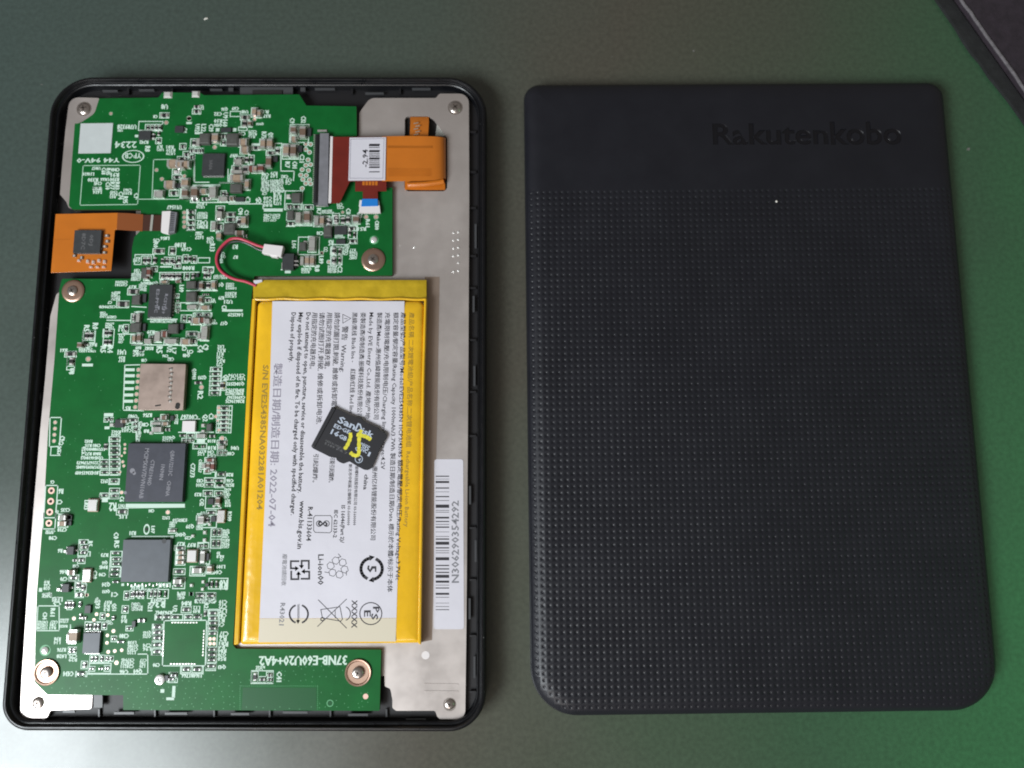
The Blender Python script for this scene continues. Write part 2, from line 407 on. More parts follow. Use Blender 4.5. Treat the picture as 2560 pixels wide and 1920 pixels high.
mb.prism(outer, 3.7, Z_PLATE, 'plate', [hole1])
plate = mb.build('back_plate', reader, smooth=30, bevel=.12)
mb = MB()
rb = random.Random(5)
for y, a, b in ((581, 1, 1), (600, 1, 1), (620, 1, 1), (639, 1, 1), (658, 0, 1), (678, 1, 1)):
    for on, x, yy in ((a, 1134, y+1), (b, 1146, y-1)):
        if on: mb.lathe(U(x, yy, Z_PLATE)[:2], [(.32, Z_PLATE), (.26, Z_PLATE+.12), (.1, Z_PLATE+.2)], 'solder', 10)
for x, y, r in ((1036, 618, .3), (1000, 614, .15)): mb.lathe(U(x, y, Z_PLATE)[:2], [(r, Z_PLATE), (r*.7, Z_PLATE+.06)], 'solder', 10)
mb.build('stamped_dots', plate)
mb = MB(); mb.lathe(U(1064, 1638, Z_PLATE)[:2], [(.95, Z_PLATE+.002), (.93, Z_PLATE+.03)], 'white_pl', 20); mb.build('round_mark', plate)
for yy in (1709, 1727):
    mb = MB(); p = rpoly(pq(Z_PLATE, (1060, yy+3), (1146, yy+4), (1146, yy), (1060, yy-1)), .15, 3)
    mb.prism(p, Z_PLATE, Z_PLATE+.07, 'plate'); mb.build('pressed_rib', plate, bevel=.06)
mb = MB(); p = pq(3.5, (1000, 484), (1126, 484), (1126, 284), (1000, 284)); mb.sheet(p, 3.45, 'hole')
p = pq(4.0, (1088, 340), (1112, 340), (1106, 318), (1092, 312)); mb.prism(p, 3.5, 3.9, 'grey')
mb.build('opening_floor', plate, smooth=0)

mb = MB(); mb.prism(pq(Z_PLATE, (1050, 1606), (1080, 1600), (1094, 1000), (1099, 692), (1062, 692), (1060, 1000)), Z_PLATE+.003, Z_PLATE+.03, 'film'); mb.build('adhesive_film', plate, smooth=0)
# white serial number sticker
mb = MB(); z = Z_PLATE+.08
mb.prism(rpoly(pq(z, (1084, 1573), (1160, 1573), (1158, 1148), (1086, 1148)), .6, 4), Z_PLATE+.004, z, 'paper')
sticker = mb.build('serial_label', reader, smooth=0)
mb = MB(); T = lambda x, y: (1050+x*.28958, 1120+y*.28933)
for y, h in ((244, 8), (269, 3), (294, 16), (346, 9), (379, 3), (420, 9), (454, 4), (503, 26), (539, 4), (555, 4), (602, 14), (635, 8), (660, 4), (684, 10), (725, 3), (764, 4), (787, 10), (823, 24), (863, 9), (887, 4), (906, 4), (957, 24), (1015, 9), (1045, 9), (1075, 9), (1109, 24), (1155, 17), (1185, 4), (1210, 8), (1260, 16), (1290, 4), (1340, 3), (1370, 4), (1397, 6)):
    mb.sheet(pq(z, T(136, y+h*.55), T(252, y+h*.55), T(251, y-h*.55), T(135, y-h*.55)), z+.012, 'ink')
text(mb, 'N306290354292', U(*T(335, 1165), z), U(*T(333, 455), z), .0016, z+.012, 'ink_grey', bold=.03)
mb.build('barcode_print', sticker, smooth=0)

# ------------------------------------------------------------------ circuit board
pcb_px = [(88, 1600), (86, 1705), (118, 1737), (308, 1738), (308, 1775), (949, 1777), (953, 1624), (590, 1622), (582, 1612), (589, 1500), (600, 1300), (610, 1100), (621, 900), (629, 740), (636, 690),
 (981, 689), (981, 469), (930, 469), (893, 440), (891, 266), (766, 264), (748, 236), (510, 238), (500, 232), (406, 231), (396, 244), (248, 246), (236, 284), (200, 308), (187, 309), (180, 400), (172, 515), (182, 524), (352, 524),
 (352, 576), (336, 592), (330, 620), (328, 697), (155, 697), (148, 725), (136, 900), (120, 1080), (109, 1280), (92, 1480)]
pr = [0, 1, 1, 0, 0, .3, .2, .5, .8] + [0]*6 + [.4, .2, .3, .3, .2] + [.2, .4, .4, .3, .3, .4, 0, 2.5, 2.5, 0, 0, .6, .8, 0, 0, .8, .5, .5, .3] + [0]*5
mb = MB(); mb.prism(rpoly(pq(Z_PCB, *pcb_px), pr, 4), Z_PCB-.85, Z_PCB, 'pcb', mside='pcb_edge')
board = mb.build('circuit_board', reader, smooth=30)
c0 = U(300, 600, Z_PCB); c1 = U(900, 600, Z_PCB)
ANG = 0.0
# board local axes: rows follow the top edge, columns follow the long edges of the reader
qa = (U(133, 194, 5.5), U(1216, 194, 5.5), U(2, 1826, 5.5), U(1214, 1828, 5.5))
ANG = (atan2((qa[1]-qa[0]).y, (qa[1]-qa[0]).x)+atan2((qa[3]-qa[2]).y, (qa[3]-qa[2]).x))/2

UNIT = {}
def unit(kind):
    """shared meshes, 1 x 1 x 1, long axis x"""
    if kind in UNIT: return UNIT[kind]
    mb = MB()
    def ends(body, e=.26, hb=.94, me='pin'):
        mb.box((0, 0, 0), (1-2*e+.02, .92, hb), body, top=.97)
        for s in (-1, 1): mb.box((s*(.5-e/2), 0, 0), (e, 1, 1), me, top=.86)
    if kind == 'resistor': ends('resb', .27, .9)
    elif kind == 'resistor_pads':   # small one, domed solder ends
        mb.box((0, 0, 0), (.42, .8, .8), 'resb')
        for s in (-1, 1): mb.box((s*.33, 0, 0), (.3, .9, 1), 'solder', top=.55)
    elif kind.startswith('capacitor'): ends(kind.split('_')[1], .22, .96)
    elif kind == 'inductor':
        mb.box((0, 0, 0), (1, 1, .9), 'ferrite'); mb.box((0, 0, .9), (.9, .9, .1), 'ferrite', top=.9)
    elif kind == 'transistor':
        mb.box((0, 0, .1), (.92, .7, .9), 'ic', top=.9)
        for x, s in ((-.3, 1), (.3, 1), (0, -1)): mb.box((x, s*.42, 0), (.16, .22, .3), 'solder')
    elif kind == 'crystal':
        mb.box((0, 0, 0), (1, 1, .5), 'tan'); mb.box((0, 0, .5), (.9, .9, .5), 'solder', top=.92)
    elif kind == 'pad': mb.box((0, 0, 0), (1, 1, 1), 'solder', top=.6)
    me = bpy.data.meshes.new(kind); me.from_pydata(mb.v, [], mb.f)
    for m in mb.mats: me.materials.append(M[m])
    me.polygons.foreach_set('material_index', mb.m)
    UNIT[kind] = me; return me
PXMM = lambda x, y: (U(x+.5, y, Z_PCB)-U(x-.5, y, Z_PCB)).length
def comp(kind, name, x, y, w, h, hz, seed=None):
    """component centred at photo position, size in photo px, height mm"""
    s = PXMM(x, y); w *= s; h *= s
    # raised tops are seen displaced a little: take the centre on the plane of the top
    c = U(x, y, Z_PCB+hz*.7); c.z = Z_PCB*MM
    o = bpy.data.objects.new(name, unit(kind)); a = ANG
    if kind not in ('pad', 'crystal', 'inductor', 'transistor') and h > w: w, h = h, w; a += pi/2
    if kind == 'transistor' and seed: a += seed
    place(o, c, board); o.rotation_euler = (0, 0, a); o.scale = (w, h, hz*MM*1.3)
    return o
silk = MB(); vias = MB(); pads = MB()
ZS = Z_PCB+.012
DES = 'RCLDUQ'
rt = random.Random(11)
def desig(n):
    n = max(2, n); return rt.choice('RRRCCCLUQ')+''.join(rt.choice('0123456789') for _ in range(n-1))
def t_block(x, y, w, h, rows=1):
    """designator lettering filling a box"""
    s = PXMM(x, y); W_, H_ = w*s, h*s; c = U(x, y, Z_PCB)
    ex = Vector((cos(ANG), sin(ANG), 0)); ey = Vector((-sin(ANG), cos(ANG), 0))
    vert = h > w*1.05 and rows == 1
    if vert:
        a, b = c+ey*H_/2-ex*W_*.42*-1, c-ey*H_/2-ex*W_*.42*-1
        a = c+ey*H_/2-ex*W_*.45; b = c-ey*H_/2-ex*W_*.45
        text(silk, desig(int(round(H_/W_/.72))), a, b, W_*1.12, ZS, 'silk', bold=.13)
    elif rows == 1:
        a = c+ex*W_/2+ey*H_*.42; b = c-ex*W_/2+ey*H_*.42
        text(silk, desig(int(round(W_/H_/.72))), a, b, H_*1.12, ZS, 'silk', bold=.13)
    else:
        rh = H_/rows
        for k in range(rows):
            cc = c+ey*(H_/2-rh*(k+.5)); wl = W_*rt.choice((1, 1, .8)); ncol = max(1, int(round(wl/rh/3.2)))
            for j in range(ncol):
                x0 = -W_/2+wl*(j/ncol)+wl*.03; x1 = -W_/2+wl*((j+1)/ncol)-wl*.03
                text(silk, desig(int(round((x1-x0)/rh/.7))), cc+ex*x1+ey*rh*.45, cc+ex*x0+ey*rh*.45, rh*.92, ZS, 'silk', bold=.09)
def s_box(x, y, w, h, lw=2.3, m='silk'):
    s = PXMM(x, y); c = U(x, y, Z_PCB); ex = Vector((cos(ANG), sin(ANG), 0))*w*s/2; ey = Vector((-sin(ANG), cos(ANG), 0))*h*s/2
    P = [c-ex-ey, c+ex-ey, c+ex+ey, c-ex+ey]
    for i in range(4): silk.line(P[i], P[(i+1) % 4], lw*s, ZS+.002*(i % 2), m)
def s_line(x1, y1, x2, y2, lw=1.8, m='silk'):
    silk.line(U(x1, y1, Z_PCB), U(x2, y2, Z_PCB), lw*PXMM(x1, y1), ZS+.004, m)
def s_fill(x, y, w, h):
    s = PXMM(x, y); silk.box(U(x, y, Z_PCB), (w*s, h*s, .00001), 'silk', rot=ANG)

TILES = dict(A1=(100, 180, .18083), A2=(450, 180, .18083), A3=(800, 180, .19892), B1=(100, 450, .18083), B2=(450, 450, .18083), B3=(800, 450, .19892),
 C1=(60, 720, .13562), C2=(330, 680, .13562), C3=(60, 900, .13562), C4=(330, 880, .13562), C5=(60, 1080, .13562), C6=(330, 1080, .13562), C7=(60, 1280, .13562), C8=(330, 1280, .13562),
 D1=(20, 1480, .217), D2=(330, 1480, .217), D3=(660, 1580, .16275))
LAY = """
A1 r 1720 600 100 50|t 1725 470 90 60|q 1490 770 40 70|q 1550 770 40 70|q 1605 770 40 70|q 1660 770 40 70|s 1530 745 330 130|t 1205 750 260 55|t 1110 800 70 35|k 1450 875 170 130|q 1570 890 50 90|q 1640 850 40 60|q 1640 950 50 60|o 1745 700 42|o 2060 640 46|f 2060 705 76 30|p 1765 310 120 95|p 2150 300 110 95|o 980 575 32|t 1440 965 120 40|t 1480 1060 60 80|T 1665 1050 100 90 2|T 1810 1080 130 140 3|q 1975 1030 60 60|t 1600 610 60 40|t 1990 800 60 80|k 1925 790 120 90|f 1335 885 46 36
A1 t 780 1325 115 40|t 875 1365 50 100|t 940 1375 50 100|t 1045 1345 120 45|t 1040 1415 110 50|t 670 1405 160 40|t 735 1485 140 45|t 900 1480 120 40|t 1035 1480 120 45|t 805 1535 110 42|t 795 1605 115 42|t 930 1570 50 110|t 995 1570 55 110|t 1065 1570 50 110
B1 t 795 115 125 45|t 795 165 120 38|T 1020 200 110 110 3|t 1110 210 55 110|T 1215 160 120 90 2|t 1175 272 55 100|t 1325 215 55 75
A1 c 1840 1270 150 110|c 2010 1280 130 90|q 1890 1375 90 60|p 1880 1380 60 50|q 1895 1455 110 40|c 1800 1560 150 110|c 2010 1540 100 120|o 1610 1355 36|o 1685 1480 38
B1 c 1650 200 120 90|q 1850 180 100 60|c 2010 190 90 120|q 1990 60 100 90|k 1890 80 100 60|q 2140 270 90 60
A2 t 300 480 60 60|q 230 480 80 50|q 230 545 90 50|o 125 645 46|t 235 770 55 110|t 320 770 55 110|t 425 770 55 110|f 260 845 110 30|t 530 575 110 45|t 620 510 90 42|t 620 655 55 210|t 530 670 110 45|t 530 730 110 40|s 765 580 140 75|t 770 500 95 42|t 900 545 90 42|r 900 630 100 50|o 1030 655 36|c 1030 560 60 110|c 1095 580 50 90|t 1190 545 75 42|t 1205 603 95 42|t 1110 715 100 30
A2 r 890 715 60 90|c 965 720 50 60|s 870 785 120 50|t 860 845 100 50|T 1005 860 120 120 3|k 635 800 150 60|f 520 800 50 50|f 755 800 50 50|i 350 930 140 150|c 490 920 90 120|q 600 890 70 60|i 730 940 160 170|c 880 980 110 100|q 600 980 50 60|c 900 1080 110 90|o 480 1040 40|q 190 980 60 90|g 255 975 50 110|t 1155 870 55 100|t 1250 880 55 100|c 1150 1000 70 130|c 1245 1000 80 130|r 1050 1050 90 40|f 1045 1000 110 26|s 1360 1020 90 70|q 1345 1090 60 80|r 1250 1120 90 40
A2 q 165 1090 50 50|q 225 1090 50 50|q 285 1090 50 50|s 225 1090 200 66|t 745 1150 100 40|q 790 1200 50 50|q 850 1200 50 50|g 810 1245 100 70|q 920 1215 60 90|q 985 1215 50 110|r 790 1330 120 45|g 790 1385 150 50|c 790 1470 180 90|r 905 1350 70 100|R 985 1340 80 80|c 1040 1350 60 80|R 1120 1340 80 100|c 1230 1250 80 160|k 1315 1200 70 80|l 665 1345 665 1520|l 1395 1040 1395 1360|l 1395 1370 1580 1370|l 1580 1370 1568 1500|T 1180 1520 110 260 6|T 1300 1420 100 90 2|T 1300 1560 110 160 4|T 1400 1550 80 160 4|t 1450 1440 100 40|T 1500 1510 90 100 2|T 1350 1630 200 50 1
A2 c 1570 810 80 100|t 1545 670 55 80|t 1700 655 55 100|c 1700 840 90 160|k 1785 830 60 110|s 1650 850 260 260|c 1575 930 70 70|s 1530 1100 220 220|c 1470 1090 85 160|c 1570 1095 85 165|k 1660 1060 60 90|t 1480 1280 55 90|t 1580 1280 55 100|t 1680 1190 55 120|q 90 1140 70 60|q 160 1180 60 50|t 70 1190 90 60
A2 e 1740 1000 34|e 1805 1000 34|e 1740 1070 34|e 1790 1110 34|e 1770 1215 34|e 1740 1290 34|e 1805 1280 34|e 1690 1350 34|e 1775 1360 34|e 1670 1425 34|e 1745 1430 34|e 1700 1485 34|e 1790 1490 34|e 1740 1540 34|e 1805 1545 34|e 1690 1610 34|l 400 1525 200 1525|l 180 1565 550 1560|l 550 1530 900 1530|c 930 1560 60 130|l 200 1130 200 1520|c 20 1290 100 120|o 60 1440 36|q 30 1200 110 40
B2 l 180 85 550 85|l 550 40 900 40|i 780 120 160 120|c 205 180 95 160|c 460 180 95 160|c 330 160 90 60|q 60 190 90 100|q 340 260 80 60|q 410 250 50 60|q 600 190 50 60|q 650 200 45 50|g 600 265 120 60|c 720 260 60 50|k 830 268 120 60|l 0 265 150 265|l 150 310 900 310|l 680 330 1150 330|l 1150 330 1150 400|t 930 270 60 90|T 300 350 150 90 2|q 555 420 90 100|g 550 490 80 100|p 540 545 70 40|r 700 480 110 40|r 700 550 110 45|s 695 520 140 140|t 830 430 55 100|t 915 450 50 80|c 885 570 70 120|q 815 580 50 110|s 865 580 150 150
B2 T 310 490 150 100 3|T 310 580 150 60 1|T 310 640 150 45 1|T 270 740 110 60 2|T 270 790 110 40 1|q 150 445 90 45|q 150 515 90 45|q 150 590 90 45|q 150 660 90 45|s 155 550 110 290|o 60 450 38|o 60 515 38|o 60 580 38|o 60 645 38|i 690 680 150 150|g 470 640 60 110|q 540 650 90 90|t 545 720 90 40|c 545 780 70 100|T 420 830 100 90 2|t 440 930 60 110|c 830 740 120 70|q 900 770 60 60
B2 T 1290 60 300 120 4|T 1180 170 90 80 2|f 1215 300 130 150|f 1090 280 80 70|T 1350 250 110 200 4|l 1300 150 1440 150|l 1300 150 1300 330|T 1270 520 240 110 3|f 1290 415 260 44|i 1610 250 120 130|p 1500 225 70 70|q 1510 370 60 60|q 1610 370 90 45|s 1570 280 240 270|q 1775 375 110 40|i 1530 490 90 120|c 1640 530 75 150|c 1760 520 85 160|q 1530 605 90 50|s 1650 540 350 190|t 1915 430 50 90|T 2050 430 100 50 1|c 1890 570 60 130|c 1965 570 60 130|q 2060 590 60 90|s 1960 570 210 150|q 2155 530 70 110
B2 t 1940 730 90 45|k 2050 730 120 150|t 1570 890 50 110|s 1780 910 290 250|c 1830 890 90 200|i 1700 920 90 110|p 1730 860 60 50|c 1690 1120 50 120|c 1760 1120 60 130|c 1830 1120 60 130|t 1945 1100 55 110|t 1890 1220 55 90|T 1750 1250 150 80 2|o 1960 1010 38|T 2020 960 60 70 2|q 2125 980 60 80|q 2125 1110 60 100|T 2100 1230 120 110 3|f 1490 1270 80 40|l 1400 1240 1580 1240|t 765 915 70 55|T 600 1040 80 90 2|t 565 1115 40 60|t 770 1060 60 40|s 330 1110 160 70|T 120 1210 160 50 1|s 390 1240 150 80|q 345 1250 45 50|q 415 1250 50 50|T 560 1340 200 60 2
B1 T 1860 370 200 50 1|t 1730 800 120 40|t 1615 830 90 45|t 1595 895 50 80|r 1640 985 130 50|T 1340 1100 100 80 2|q 1440 1110 50 90|q 1500 1110 50 90|q 1585 1110 60 100|t 1940 890 150 55|t 2030 950 140 45|q 1830 980 70 90|s 1440 1100 260 140|q 1690 1120 50 80|q 1755 1120 50 80|q 1820 1120 45 80|q 1860 1140 40 60|q 1920 1110 45 90|q 2010 1090 45 90|q 2070 1090 45 90|q 2130 1100 45 80|f 1740 1200 160 20|q 1900 1190 70 40|i 1450 1290 80 140|R 1510 1280 60 120|q 1580 1230 60 50|T 1350 1310 110 170 5
B1 q 1690 1330 38 80|q 1740 1330 38 80|q 1790 1330 38 80|q 1840 1330 38 80|q 1890 1330 38 80|q 1940 1330 38 80|q 2030 1330 45 80|q 2110 1330 45 80|l 1650 1280 2200 1275|T 1130 1430 180 80 2|r 1290 1545 130 60|T 1420 1490 100 90 2|T 1280 1475 100 45 1|T 1040 1600 110 110 3
C2 q 560 70 60 90|q 650 70 60 90|q 740 70 60 90|q 840 70 60 90|q 1010 70 50 100|q 1130 70 60 100|k 1205 60 50 70|q 1340 65 60 110|q 1410 65 50 90|T 70 90 170 150 4|R 270 90 70 110|T 330 200 320 50 1|c 600 185 130 45|c 860 175 110 50|t 230 290 60 120|t 150 280 55 120|i 90 510 160 150|k 225 480 80 160|i 80 1020 180 150|k 230 1020 50 140|i 1100 240 170 130|k 1215 250 50 130|i 1100 460 180 170|l 1010 345 1570 345|c 1280 260 70 140|q 1400 250 90 120|c 1510 250 70 150|q 1325 415 50 45|q 1395 415 50 45|c 1270 520 60 120|q 1390 520 90 60|T 1500 530 90 80 2|t 905 300 70 130|l 1000 585 1300 585
C2 q 825 440 50 40|q 845 530 50 40|q 840 610 50 40|q 840 690 50 40|q 840 740 50 40|g 1110 650 170 80|s 1060 640 330 150|c 1350 660 180 70|q 1230 790 100 45|q 1380 790 100 45|s 1300 790 340 70|q 960 860 60 90|q 1060 870 60 90|s 1000 860 190 140|c 1190 900 160 110|R 1300 890 110 90|g 1390 910 90 90|T 1510 920 130 90 2|t 1700 940 130 55|g 1345 1130 120 250|i 770 1050 180 170|k 910 1010 80 110|t 350 1100 130 55|c 480 1200 110 170|R 610 1150 110 110|q 360 1200 60 50|r 1100 1145 150 50|s 1100 1140 200 90|c 1240 1180 50 110|g 300 1280 120 90|g 720 1280 220 90|c 1000 1290 180 100|q 1140 1280 80 80|c 40 1230 60 140|c 140 1220 70 160|l 0 1340 1210 1355
C2 t 120 1390 100 50|t 60 1490 85 110|t 165 1490 85 110|t 320 1400 150 55|t 495 1430 95 130|t 680 1420 75 110|t 770 1450 65 110|t 620 1540 110 45|t 720 1600 120 60|t 970 1400 90 70|t 1080 1460 110 60|t 1010 1530 130 55|t 1250 1410 85 130|t 1350 1380 85 110|T 1830 260 200 130 3|t 1650 230 90 60|T 1820 420 220 110 2|T 1780 540 150 60 1|t 1650 470 100 55|t 1690 650 75 90|f 1850 710 380 40|t 1910 780 270 55|t 230 1620 100 50|l 0 635 260 650|l 50 740 220 740|q 30 820 60 120|q 130 820 60 150|T 580 900 480 50 1|l 290 870 830 870
C1 T 1690 180 170 100 2|t 1720 80 110 40|t 1545 340 300 45|t 1590 260 80 45|t 1460 450 100 35|T 1470 510 140 80 2|t 1620 530 180 45|l 1530 595 1960 600|T 1580 690 160 110 3|s 1560 910 190 310|q 1510 830 70 110|q 1590 830 70 110|q 1500 1000 70 110|q 1580 1000 70 110|t 1450 1130 85 120|t 1580 1130 85 120|t 1145 740 85 120|t 1305 700 85 120|q 1150 880 90 140|q 1240 880 80 140|s 1200 900 220 220|c 1040 1060 90 100|q 1150 1050 70 50|T 1170 1140 330 90 2|t 1280 1040 130 55|t 740 1140 120 55|r 860 1220 180 70|q 870 1350 100 150|s 870 1340 140 340|t 870 1530 85 110|o 1185 1310 64|f 1170 1420 200 50
C1 T 1800 740 110 130 2|T 1800 930 110 180 4|q 1880 750 60 120|i 2050 750 170 130|q 2020 560 55 140|c 2110 560 70 150|q 2020 940 70 120|c 2120 930 60 120|t 1810 1170 150 80|T 1805 1310 120 110 2|t 2060 1200 90 80|t 2150 1190 75 100|r 1820 300 190 90|i 2080 230 160 150|l 1740 850 2200 850|l 1990 1040 2200 1040
C3 f 1950 180 180 54|f 1950 290 180 54|f 1945 410 180 54|f 1935 530 180 54|f 1925 645 180 54|f 1920 760 180 54|t 1920 880 90 60|l 1860 100 1830 900|l 1870 95 2130 88|l 1840 925 2200 935
C3 o 2110 180 52|o 2105 290 52|o 2095 400 52|o 2085 510 52|o 2075 630 52|o 2065 750 52|o 2050 870 52|l 480 1060 690 1060|l 690 1060 652 1590|l 652 1590 468 1605|l 480 1060 468 1605|o 575 1150 48|o 570 1265 48|o 560 1378 48|o 553 1492 48|t 695 1440 80 90|t 690 1525 90 60|f 1560 1010 170 60|q 1535 1100 80 50|q 1595 1100 60 50|p 1620 1195 100 70|f 1530 1250 90 50|k 1760 1170 160 150|c 1850 1135 110 60|T 2010 1030 160 60 1|q 2010 1110 150 60|T 1700 1350 180 110 2|T 1900 1270 200 120 2|T 2120 1320 90 380 8|l 2070 1100 2070 1500
C5 t 1195 165 140 50|t 1190 240 120 50|t 1350 240 140 50|t 1290 310 400 50|t 1190 395 120 50|t 1350 395 140 50|t 1260 470 400 50|t 1200 560 440 50|t 1200 640 460 50|t 1180 745 460 55|t 1090 330 60 120|t 1090 440 60 120|q 1670 130 170 45|q 1670 215 170 45|q 1670 300 170 45|q 1670 380 170 45|q 1670 460 170 45|q 1670 550 170 45|q 1670 635 170 45|q 1670 745 170 45|q 1480 550 130 45|q 1480 635 130 45|q 1490 745 130 45|q 1500 270 80 120|l 1575 95 1575 790|l 1765 95 1750 790|l 1400 795 1760 795
C5 o 1860 230 36|o 1860 310 36|o 1855 380 36|o 1800 440 30|o 1820 550 40|o 1840 625 38|o 1770 740 36|s 1660 915 190 100|q 1660 910 110 45|t 1500 900 160 60|q 1670 1080 150 50|q 1480 1170 120 50|q 1660 1180 120 50|s 1570 1190 350 80|o 1800 1115 48|f 1490 1262 110 60|t 1640 1360 130 130|t 1795 1230 70 100|T 1800 1370 120 90 2|q 1810 1470 170 80|t 1830 1550 140 60|m 1275 1350 190 240|t 1140 1340 60 170|s 585 350 180 160|t 640 350 60 140
C5 l 400 985 625 985|l 625 985 580 1590|l 400 985 365 1580|l 365 1580 580 1580|v 505 1080 64|v 493 1277 64|v 475 1475 64|t 530 915 70 55|t 685 1080 85 80|t 660 1280 110 70|t 610 1470 50 60|t 770 1430 170 60|c 720 1580 130 100|k 840 1570 70 80
C7 v 460 205 64|l 590 20 570 310|l 365 20 345 310|l 345 312 570 312|c 730 110 130 90|c 720 215 150 90|k 850 110 70 90|k 840 210 70 80|t 710 320 170 55|T 490 370 190 70 2|t 540 470 150 60
C4 o 1280 650 58|q 1220 565 150 60|t 1300 465 150 55|t 1140 400 60 200|t 1250 790 85 150|s 1540 540 210 520|q 1540 315 150 50|q 1540 402 150 50|q 1540 490 150 50|q 1535 578 150 50|q 1530 665 150 50|q 1525 752 150 50|l 1435 355 1640 355|l 1435 445 1640 445|l 1430 535 1640 535|l 1430 620 1640 620|l 1430 708 1640 708|q 1665 620 100 140|T 1930 460 330 120 2|t 1720 470 75 110|T 1910 580 330 55 1|T 1900 700 330 60 1|T 1890 760 330 50 1|T 1920 830 340 50 1|T 1900 900 340 55 1
C4 q 1700 1040 150 50|q 1700 1125 150 50|q 1695 1205 150 50|q 1690 1285 150 50|q 1690 1360 150 50|q 1690 1440 150 50|s 1700 1240 270 500|l 1570 1082 1840 1082|l 1570 1165 1840 1165|l 1565 1245 1835 1245|l 1560 1325 1830 1325|l 1555 1400 1825 1400|o 1600 1030 48|o 1600 1110 48|o 1545 1190 48|o 1580 1260 40|o 1600 1440 44|t 1345 1210 75 130|t 1450 1180 75 110|y 1050 1370 240 200|p 1310 1350 80 70|p 1310 1460 80 60|i 1430 1390 90 130|T 1060 1190 320 80 1|l 960 1235 1250 1235|t 290 1155 160 60|q 450 1235 110 60|c 600 1210 110 80|c 450 1320 170 50|k 740 1220 60 90|c 620 1325 120 60|g 470 1430 170 100|p 350 1490 70 60|T 820 1240 70 180 3|q 660 1430 100 70|t 270 1450 90 55|t 240 1330 150 60|T 130 1450 80 330 7|q 60 1430 50 60|q 50 1330 60 50
C4 q 930 1540 120 50|q 1080 1540 110 50|g 1280 1550 160 80|q 1480 1550 120 70|t 1680 1590 130 60|l 860 1480 1500 1480
C6 q 960 155 50 45|q 1030 155 50 45|q 1100 155 50 45|T 680 130 250 110 2|f 1270 170 150 60|q 1180 265 60 55|q 1305 265 60 55|s 1250 260 250 100|T 1470 160 140 50 1|o 1660 115 60|r 1660 195 150 50|g 1650 285 110 70|t 1475 285 150 60|t 1900 285 140 60|q 1620 385 50 45|q 1700 385 50 45|s 1660 390 180 80|t 1830 390 130 55|T 1290 380 160 110 2|T 1470 400 160 130 2
C6 R 1440 520 160 60|c 1330 630 60 80|c 1410 620 70 90|R 1490 640 70 160|c 1390 720 90 60|t 1110 700 70 260|t 1250 620 50 240|q 1640 780 140 55|t 1800 780 130 55|s 1630 780 190 90|q 1420 890 150 50|q 1600 900 150 50|t 1260 890 120 55|t 1260 970 140 55|q 1430 970 140 45|q 1620 985 140 45|s 1525 930 380 170|t 1810 890 130 55|t 1810 970 140 55|t 1220 1145 120 55|q 1400 1130 140 70|q 1600 1130 120 60|T 1760 1130 130 190 4|k 1450 1280 110 110|c 1590 1270 80 130|p 1510 1365 60 50|p 1610 1365 60 50|s 1500 1300 290 220|t 1280 1290 65 130|T 1770 1310 110 140 3
C6 o 660 1480 56|t 365 1445 100 50|t 630 1575 130 50|T 880 1620 250 50 1|m 1650 1530 150 190|t 1790 1550 65 170|T 1310 1490 90 60 1|q 1460 1490 140 60
C8 g 1280 150 120 140|q 1390 150 80 100|k 1500 130 90 100|p 1430 230 70 60|m 1640 110 150 180|f 1200 110 40 100|s 1380 160 360 250|w 270 320 55|t 380 320 55 130|T 760 230 140 110 3|T 900 140 230 50 1|c 745 350 110 50|t 900 410 190 55|t 1075 260 150 60|T 1260 290 160 80 2|p 1340 375 75 75|p 1120 440 75 65|p 1335 515 75 75|T 1040 470 120 50 1|t 1100 600 150 60|q 1270 625 60 50|q 1350 625 60 50|s 1310 620 200 110|q 1510 380 50 110|q 1600 380 50 110|q 1500 580 50 120|q 1590 580 50 120|s 1550 490 200 350|T 1725 400 150 160 4|T 1730 580 140 170 4|l 0 450 740 450|f 735 460 60 50
C8 q 880 665 160 50|c 900 750 130 60|c 900 840 130 60|c 890 930 140 60|t 900 580 150 60|f 815 800 36 330|m 1110 810 190 240|g 1310 830 90 220|k 1390 830 60 130|s 1340 830 190 250|T 1600 790 75 120 2|T 1660 850 70 110 2|g 1210 1080 170 100|s 1210 1090 280 170|c 1440 1060 90 120|t 1640 1000 160 55|t 1590 1100 150 60|q 870 1100 180 70|c 850 1280 150 90|q 860 1360 170 50|s 865 1310 220 200|p 1095 1350 70 70|p 1310 1285 70 70|p 1300 1420 70 70|k 1380 1345 60 60|q 1470 1330 50 140|q 1555 1330 50 140|T 1690 1320 150 150 1|s 1590 1320 350 190|T 910 1540 150 140 2|f 1095 1510 70 70|q 1250 1545 110 50|q 1440 1545 110 50|s 1360 1540 360 100|T 1380 1620 350 60 1
C8 q 30 1510 45 120|q 95 1510 45 120|q 155 1510 45 120|q 215 1510 40 110|q 350 1510 45 120|q 430 1510 45 120|q 510 1510 45 120|q 610 1510 45 120|T 100 1380 230 70 1|T 600 1340 230 70 1|T 510 1620 200 50 1|s 480 1510 380 160|T 350 1430 300 50 1
C7 t 1490 785 130 55|t 1495 930 100 55|t 1470 1010 150 55|t 1450 1145 130 55|q 1690 760 150 45|q 1700 870 150 45|q 1700 960 150 45|q 1680 1060 150 50|q 1670 1150 150 50|s 1690 960 210 460|t 1520 1330 150 60|q 1690 1290 130 50|t 1520 1460 140 50|T 1680 1510 120 70 1|q 1890 1540 60 120|q 1990 1520 45 110|q 2080 1520 45 110|q 2170 1520 45 110|t 1690 430 75 120|t 1700 590 75 130|t 2010 380 110 60|f 1820 1340 50 46
